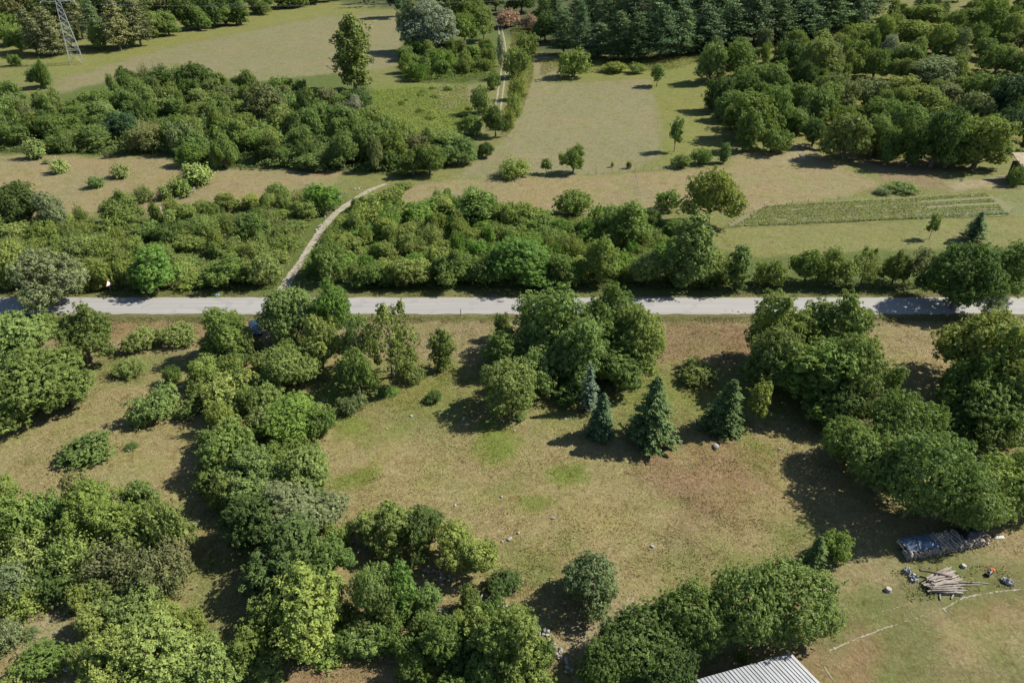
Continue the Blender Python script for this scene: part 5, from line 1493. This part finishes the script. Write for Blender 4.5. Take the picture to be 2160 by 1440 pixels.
lay('grey_sack', (1912, 1206), sack(1, .9, .8, .6, M_TARP), 'upper of two pale grey sacks left of the pole heap', 'sack', .4)
lay('grey_sack', (1926, 1219), sack(2, 1.1, .9, .55, M_TARP), 'lower, flatter of two pale grey sacks left of the pole heap', 'sack', 1.0)
lay('grey_sack', (2124, 1228), sack(3, 1.3, .8, .5, M_TARP), 'pale grey sack near the right frame edge above the chalk line', 'sack', -.5)
lay('tree_stump', (1873, 1245), MB().tube([(0, 0, -.05), (0, 0, .15), (.02, 0, .34)], [.36, .30, .27], 10).mesh('tree_stump', M_PALEBARK), 'short pale stump left of the sacks', 'stump')
lay('tree_stump', (2032, 1195), MB().tube([(0, 0, -.05), (0, 0, .15), (.02, 0, .28)], [.32, .27, .24], 10).mesh('tree_stump', M_PALEBARK), 'small stump between the firewood stack and the pole heap', 'stump')
# chain-saw like machine: body, handle, bar
p = at(2084, 1212); cs = thing('garden_machine', p, 'small dark machine with pale handle on the grass right of the poles', 'machine', None, .5)
obj('housing', MB().box((0, 0, .2), (.62, .38, .34), .0, .12).box((.12, 0, .42), (.3, .3, .14)).mesh('housing', M_BLACK), cs)
obj('handle', MB().tube([(-.28, -.15, .3), (-.22, -.15, .58), (.18, -.1, .6), (.28, -.1, .36)], .03, 6).mesh('handle', M_WHITE), cs)
obj('wheel', MB().tube([(-.2, -.24, .12), (-.2, -.19, .12)], .12, 10).mesh('wheel', M_RUBBER), cs)
obj('wheel', MB().tube([(-.2, .19, .12), (-.2, .24, .12)], .12, 10).mesh('wheel', M_RUBBER), cs)
lay('orange_sack', (2092, 1202), sack(5, .55, .35, .18, M_ORANGE), 'flat orange bag behind the small dark machine', 'bag', .3)

POLES = [log_mesh(40 + s_, 3.6, .075, 6, M_POLE) for s_ in range(5)]
c0 = at(1990, 1232)
for q in range(44):
    f = (q % 15) / 14.0; tier = q // 15           # fan: the front poles lie level, the rear ones turn away
    ang = -0.10 + 0.62 * f + random.gauss(0, .09)
    L = random.uniform(.75, 1.05)
    x = c0.x - .55 + .35 * tier * .3 + .8 * f * .6 + random.gauss(0, .22); y = c0.y - 1.15 + 2.3 * f + random.gauss(0, .08)
    zz = .08 + tier * .17 + .15 * math.sin(math.pi * f)
    o = obj('wooden_pole', POLES[q % 5], None, (x, y, float(gz(x, y)) + zz + .02), (random.uniform(0, 6), random.gauss(0, .04), ang), (L, random.uniform(.9, 1.6), random.uniform(.9, 1.6)))
    tag(o, 'grey weathered pole in the heap right of the sacks', 'pole', 'weathered poles of the heap')
for (x, y, a, s, w) in ((1981, 1252, 1.15, .45, 'sticking out downward at the left foot of the heap'), (2012, 1252, .75, .5, 'sticking out at the lower right foot of the heap'), (2050, 1229, -.05, .9, 'longest, reaching out of the heap to the right'), (2040, 1234, .03, .8, 'reaching out right below the longest one')):
    p = at(x, y); tag(obj('wooden_pole', POLES[1], None, (p.x, p.y, p.z + .09), (0, 0, a), (s, 1, 1)), 'grey pole ' + w, 'pole', 'weathered poles of the heap')
p = at(1972, 1219)
tag(obj('dark_log', log_mesh(77, 3.0, .15, 8, M_DARKWOOD), None, (p.x - .1, p.y + .1, p.z + .66), (0, .06, -.22)), 'thick dark log lying across the top of the pole heap', 'log')

# ------------------------------------------------------------------ shed at the bottom edge
ZR = 2.7
cA, cB, cC = at_z(1668, 1377, ZR), at_z(1727, 1437, ZR - .45), at_z(1468, 1433, ZR)
base = Vector((cA.x, cA.y, 0)); base.z = float(gz(base.x, base.y))
shed = thing('shed', base, 'low shed with a pale ribbed metal roof at the bottom edge', 'shed')
eu = (cC - cA); Lu = eu.length; eu.normalize(); ev = (cB - cA) * 1.5
nrm = eu.cross(ev).normalized(); nrm = nrm if nrm.z > 0 else -nrm
nsh = 9
for q in range(nsh):
    V = []; F = []
    a0, a1 = Lu * q / nsh - .03, Lu * (q + 1) / nsh + .03
    prof = []; m = 3; wdt = (a1 - a0) / m
    for k in range(m):
        s = a0 + wdt * k
        prof += [(s, 0), (s + wdt * .62, 0), (s + wdt * .70, .055), (s + wdt * .88, .055), (s + wdt * .96, 0)]
    prof.append((a1, 0))
    lift = .006 * (q % 2) + random.uniform(0, .008); ext = random.uniform(-.06, .06)
    for t in (0.0 + ext * .02, .5, 1.0 + ext * .03):
        for s, hh_ in prof:
            pnt = cA - base + eu * s + ev * t + nrm * (hh_ + lift)
            V.append(tuple(pnt))
    k = len(prof)
    for r_ in range(2):
        for j in range(k - 1): F.append((r_ * k + j, r_ * k + j + 1, (r_ + 1) * k + j + 1, (r_ + 1) * k + j))
    obj('roof_sheet', mesh_py('roof_sheet', V, F, M_ROOF), shed)
def wall(p0, p1, mat, name):
    mb = MB(); p0, p1 = p0 - base, p1 - base; d = (p1 - p0); d.z = 0; d.normalize(); n_ = Vector((-d.y, d.x, 0)) * .04
    t0, t1 = p0.z - .08, p1.z - .08
    for sgn in (1, -1):
        pass
    V = [(p0.x + n_.x, p0.y + n_.y, -.2), (p1.x + n_.x, p1.y + n_.y, -.2), (p1.x + n_.x, p1.y + n_.y, t1), (p0.x + n_.x, p0.y + n_.y, t0), (p0.x - n_.x, p0.y - n_.y, -.2), (p1.x - n_.x, p1.y - n_.y, -.2), (p1.x - n_.x, p1.y - n_.y, t1), (p0.x - n_.x, p0.y - n_.y, t0)]
    F = [(0, 1, 2, 3), (7, 6, 5, 4), (0, 4, 5, 1), (1, 5, 6, 2), (2, 6, 7, 3), (3, 7, 4, 0)]
    obj(name, mesh_py(name, V, F, mat), shed)
iu, iv = eu * .25, ev.normalized() * .25
q0, q1, q2, q3 = cA + iu + iv, cA + eu * Lu - iu + iv, cA + eu * Lu - iu + ev - iv, cA + iu + ev - iv
wall(q0, q1, M_DARKWOOD, 'back_wall'); wall(q1, q2, M_DARKWOOD, 'side_wall'); wall(q2, q3, M_DARKWOOD, 'front_wall'); wall(q3, q0, M_DARKWOOD, 'side_wall')
mb = MB(); e0, e1 = cA - base - eu * .05, cA - base + ev - eu * .05
mb.tube([e0 + Vector((0, 0, -.06)), e1 + Vector((0, 0, -.06))], .07, 4); obj('verge_board', mb.mesh('verge_board', M_RUST), shed)

# ------------------------------------------------------------------ barn at the right edge above the garden
pb = at(2142, 386); barn = thing('barn', pb, 'dark open barn with a tan tiled roof at the right frame edge', 'barn')
obj('back_wall', MB().box((5.5, 4.2, 2.2), (10.4, .2, 4.4)).mesh('back_wall', M_DARKWOOD), barn)
obj('side_wall', MB().box((10.6, 2, 2.2), (.2, 4.2, 4.4)).mesh('side_wall', M_DARKWOOD), barn)
for x in (.4, 5.2, 10.2): obj('post', MB().box((x, .15, 2.1), (.22, .22, 4.2)).mesh('post', M_DARKWOOD), barn)
V = [(-.3, -.6, 4.3), (11.3, -.6, 4.3), (11.3, 4.9, 6.4), (-.3, 4.9, 6.4), (-.3, -.6, 4.18), (11.3, -.6, 4.18), (11.3, 4.9, 6.28), (-.3, 4.9, 6.28)]
rf = obj('roof', mesh_py('roof', V, [(0, 1, 2, 3), (7, 6, 5, 4), (0, 4, 5, 1), (1, 5, 6, 2), (2, 6, 7, 3), (3, 7, 4, 0)], M_TILE), barn)
obj('eaves_board', MB().box((5.5, -.66, 4.2), (11.7, .06, .22)).mesh('eaves_board', M_WHITE), rf)
obj('hay_rack', MB().tube([(1.0, -1.2, 0), (1.2, -1.2, 1.3), (2.4, -1.2, 1.6)], .06, 5).tube([(2.6, -1.2, 0), (2.4, -1.2, 1.6)], .06, 5).mesh('hay_rack', M_POLE), barn)
tag(obj('wooden_beam', MB().box((0, 0, .1), (4.2, .18, .16)).mesh('wooden_beam', M_POLE), None, at(2118, 374) + Vector((0, 0, .02)), (0, 0, .03)), 'pale beam lying in the shade before the barn', 'beam')

# ------------------------------------------------------------------ fences and stakes
def fence(px, label, n, h=1.3, wires=(0.55, 1.1)):
    P = [at(*p) for p in px]; L = [0]
    for a, b in zip(P, P[1:]): L.append(L[-1] + (b - a).length)
    w = thing('wire_fence', P[0], label, 'fence'); tops = []
    for q in range(n):
        s = L[-1] * q / (n - 1); j = max(i for i in range(len(P) - 1) if L[i] <= s + 1e-6)
        p = P[j].lerp(P[j + 1], (s - L[j]) / (L[j + 1] - L[j])); z = float(gz(p.x, p.y))
        q0 = Vector((p.x, p.y, z)) - P[0]; tops.append(q0)
        obj('post', MB().tube([(0, 0, -.2), (random.uniform(-.06, .06), random.uniform(-.06, .06), h * random.uniform(.85, 1.1))], [.05, .04], 6).mesh('post', M_POLE), w, q0)
    for hz in wires: obj('wire', MB().tube([t + Vector((0, 0, hz)) for t in tops], .012, 4).mesh('wire', M_WIRE), w)
fence([(1240, 369), (1290, 366), (1340, 362), (1400, 360), (1440, 357)], 'wire fence with thin posts along the lower edge of the pale field', 13)
fence([(1338, 364), (1343, 385), (1350, 412)], 'short wire fence running down across the dry strip', 6)
fence([(1620, 477), (1720, 472), (1800, 468), (1850, 465)], 'row of thin stakes with wire below the vegetable garden', 7, 1.0, (0.9,))
fence([(1590, 450), (1625, 436), (1720, 425), (1800, 418)], 'row of thin stakes along the upper edge of the vegetable garden', 8, 1.0, (0.85,))

# ------------------------------------------------------------------ roadside things
p = at(236, 620); sg = thing('road_sign', p, 'triangular white road sign with red border on a grey post by the road', 'road sign', None, math.radians(62))
obj('post', MB().tube([(0, 0, -.2), (0.0, 0, 2.6)], .045, 8).mesh('post', M_STEEL), sg)
def tri(s, y, z0, th): 
    h = s * .866
    return [(-s / 2, y, z0), (s / 2, y, z0), (0, y, z0 + h), (-s / 2, y + th, z0), (s / 2, y + th, z0), (0, y + th, z0 + h)], [(0, 1, 2), (5, 4, 3), (0, 3, 4, 1), (1, 4, 5, 2), (2, 5, 3, 0)]
V, F = tri(1.15, -.075, 1.75, .02); pl = obj('sign_plate', mesh_py('sign_plate', V, F, M_SIGNR), sg)
V, F = tri(.98, -.083, 1.805, .006); obj('sign_face', mesh_py('sign_face', V, F, M_SIGNW), pl)
V, F = tri(1.10, -.053, 1.77, .004); obj('sign_back', mesh_py('sign_back', V, F, M_SIGNW), pl)
p = at(972, 664); mp_ = thing('marker_post', p, 'thin dark marker post at the near road verge', 'marker post')
obj('shaft', MB().box((0, 0, .55), (.11, .09, 1.2)).mesh('shaft', M_DARKWOOD), mp_)
obj('reflector', MB().box((0, -.05, .95), (.06, .02, .16)).mesh('reflector', M_WHITE), mp_)
lay('plastic_bag', (457, 623), sack(9, .85, .4, .28, M_BLUEPALE), 'small pale blue plastic bag on the far road verge', 'bag', .1)

# ------------------------------------------------------------------ parked car
pc = at(541, 713); car = thing('parked_car', pc + Vector((-.8, 2.1, 0)), 'dark blue car parked in the shade under the roadside trees', 'car', None, 0.40)
def loft(sections, mat, name):
    n = len(sections[0]); V = [v for s in sections for v in s]; F = []
    for i in range(len(sections) - 1):
        for k in range(n): F.append((i * n + k, i * n + (k + 1) % n, (i + 1) * n + (k + 1) % n, (i + 1) * n + k))
    F.append(tuple(range(n))[::-1]); F.append(tuple((len(sections) - 1) * n + k for k in range(n)))
    return mesh_py(name, V, F, mat, True)
def sec(y, w, z0, z1, tw):
    return [(-w, y, z0), (w, y, z0), (w * 1.02, y, (z0 + z1) * .55), (tw, y, z1), (-tw, y, z1), (-w * 1.02, y, (z0 + z1) * .55)]
body = obj('body', loft([sec(-2.12, .70, .32, .62, .60), sec(-2.0, .82, .24, .74, .74), sec(-1.0, .87, .22, .92, .80), sec(0.6, .87, .22, .95, .82), sec(1.8, .86, .24, .93, .80), sec(2.08, .78, .30, .82, .72)], M_CARPAINT, 'body'), car)
cab = obj('cabin', loft([sec(-1.05, .76, .86, .93, .72), sec(-.35, .76, .86, 1.36, .60), sec(.2, .77, .86, 1.45, .62), sec(1.2, .76, .86, 1.42, .60), sec(1.95, .72, .86, .97, .66)], M_CARPAINT, 'cabin'), car)
def quad(name, q, par, mat=None): return obj(name, mesh_py(name, q, [(0, 1, 2, 3)], mat or M_GLASS), par)
quad('windscreen', [(-.68, -1.02, .965), (.68, -1.02, .965), (.57, -.38, 1.375), (-.57, -.38, 1.375)], cab)
quad('rear_window', [(.6, 1.30, 1.415), (.64, 1.9, 1.03), (-.64, 1.9, 1.03), (-.6, 1.30, 1.415)][::-1], cab)
for s in (-1, 1): quad('side_window', [(s * .79, -.75, .97), (s * .79, 1.4, .97), (s * .645, 1.1, 1.36), (s * .645, -.25, 1.36)], cab)
for s in (-1, 1):
    obj('headlight', MB().box((s * .60, -2.06, .64), (.30, .12, .14)).mesh('headlight', M_LAMP), body)
    obj('mirror', MB().box((s * .95, -.62, 1.0), (.18, .10, .13)).mesh('mirror', M_CARPAINT), body)
    for y in (-1.3, 1.3):
        wh = obj('wheel', MB().tube([(s * .72, y, .31), (s * .90, y, .31)], .31, 16).mesh('wheel', M_RUBBER), car)
        obj('rim', MB().tube([(s * .89, y, .31), (s * .915, y, .31)], .19, 10).mesh('rim', M_STEEL), wh)
obj('grille', MB().box((0, -2.12, .47), (.9, .04, .12)).mesh('grille', M_BLACK), body)
obj('number_plate', MB().box((0, -2.135, .36), (.5, .02, .11)).mesh('number_plate', M_WHITE), body)

# bare grey branches of the open tree
pd = at(832, 792)
dead = thing('dead_tree', pd + Vector((0, 1.5, 0)), 'bare pale grey branches among the open tree below the road', 'dead tree')
r_ = random.Random(4)
mb = MB(); mb.tube([(0, 0, -.1), (.1, 0, 1.5), (-.1, .1, 3.2), (-.5, 0, 5.2)], [.14, .11, .08, .03], 6); obj('trunk', mb.mesh('trunk', M_PALEBARK), dead)
for q in range(11):
    z = r_.uniform(1.2, 4.6); a = r_.uniform(0, 6.28); L = r_.uniform(1.0, 2.4)
    e = (math.cos(a) * L - .1 * z * .3, math.sin(a) * L - .6, z + r_.uniform(-.3, .9))
    m_ = ((e[0]) * .5, e[1] * .5, (z + e[2]) / 2 + .15)
    mb = MB(); mb.tube([(-.05, 0, z), m_, e], [.05, .035, .012], 5)
    for k in range(3): mb.tube([m_, (m_[0] + r_.uniform(-.6, .6), m_[1] + r_.uniform(-.6, .4), m_[2] + r_.uniform(-.5, .7))], [.02, .008], 4)
    obj('branch', mb.mesh('branch', M_PALEBARK), dead)

# ------------------------------------------------------------------ lattice pylon and its wires
pp = at(163, 134); PYL = thing('power_pylon', pp, 'grey steel lattice power pylon at the upper left corner', 'pylon', None, math.radians(28))
HP = 36.0
def half(z): return 2.7 + (0.85 - 2.7) * min(1, z / 24.0) if z < 24 else 0.85 - .35 * (z - 24) / 12
cor = [(-1, -1), (1, -1), (1, 1), (-1, 1)]
def cpt(k, z): h = half(z); return Vector((cor[k][0] * h, cor[k][1] * h, z))
lv = [0, 5.5, 10, 13.6, 16.6, 19.2, 21.6, 24, 26, 28, 30, 32, 34, 36]
for k in range(4): obj('leg', MB().tube([cpt(k, -.3 if z == 0 else z) for z in lv], .10, 4).mesh('leg', M_STEEL), PYL)
for k in range(4):
    mb = MB(); k2 = (k + 1) % 4
    for i_, (z0, z1) in enumerate(zip(lv, lv[1:])):
        mb.tube([cpt(k, z0), cpt(k2, z1)], .05, 4); mb.tube([cpt(k2, z0), cpt(k, z1)], .05, 4)
        mb.tube([cpt(k, z1), cpt(k2, z1)], .06, 4)
    obj('lattice_bracing', mb.mesh('lattice_bracing', M_STEEL), PYL)
ARM = [(24.5, 6.2), (29.0, 5.2), (33.5, 4.4)]
tips = []
for z, L in ARM:
    for s in (-1, 1):
        mb = MB(); h = half(z)
        for y in (-h, h):
            mb.tube([(s * h, y, z), (s * L, 0, z + .25)], .09, 4); mb.tube([(s * h, y, z + 1.5), (s * L, 0, z + .3)], .08, 4)
            mb.tube([(s * (h + (L - h) * .45), y * .55, z + .1), (s * (h + (L - h) * .2), y * .8, z + 1.2)], .06, 4)
        arm = obj('crossarm', mb.mesh('crossarm', M_STEEL), PYL)
        for d in (-1, 1):
            mb = MB()
            mb.tube([(s * L, d * .1, z + .2), (s * L, d * 2.2, z - .1)], .05, 5)
            for q in range(7): mb.tube([(s * L, d * (.5 + q * .22), z + .1 - q * .03), (s * L, d * (.6 + q * .22), z + .1 - q * .03)], .17, 8)
            obj('insulator', mb.mesh('insulator', M_WHITE), arm)
        tips.append((s, z, Vector((s * L, 0, z))))
import mathutils
Rz = mathutils.Matrix.Rotation(math.radians(28), 3, 'Z')
pe = at_z(2300, 5, 26.0) ; pe = Vector((330, 470, 0)); pe.z = float(gz(330, 470)) - 2
nm = {(-1, 24.5): 'lowest wire on the left arms', (1, 24.5): 'lowest wire on the right arms', (-1, 29.0): 'middle wire on the left arms', (1, 29.0): 'middle wire on the right arms', (-1, 33.5): 'top wire on the left arms', (1, 33.5): 'top wire on the right arms'}
for s, z, t in tips:
    a = pp + Rz @ (t + Vector((0, 2.2 if False else -2.2, -.1))); b = pe + Rz @ t
    pts = [a.lerp(b, q / 40) + Vector((0, 0, -13 * 4 * (q / 40) * (1 - q / 40))) for q in range(41)]
    o = obj('power_line', MB().tube([p_ - a for p_ in pts], .022, 4).mesh('power_line', M_WIRE), None, a)
    tag(o, f'{nm[(s, z)]} of the pylon, crossing the top of the picture', 'power line', 'wires of the pylon')
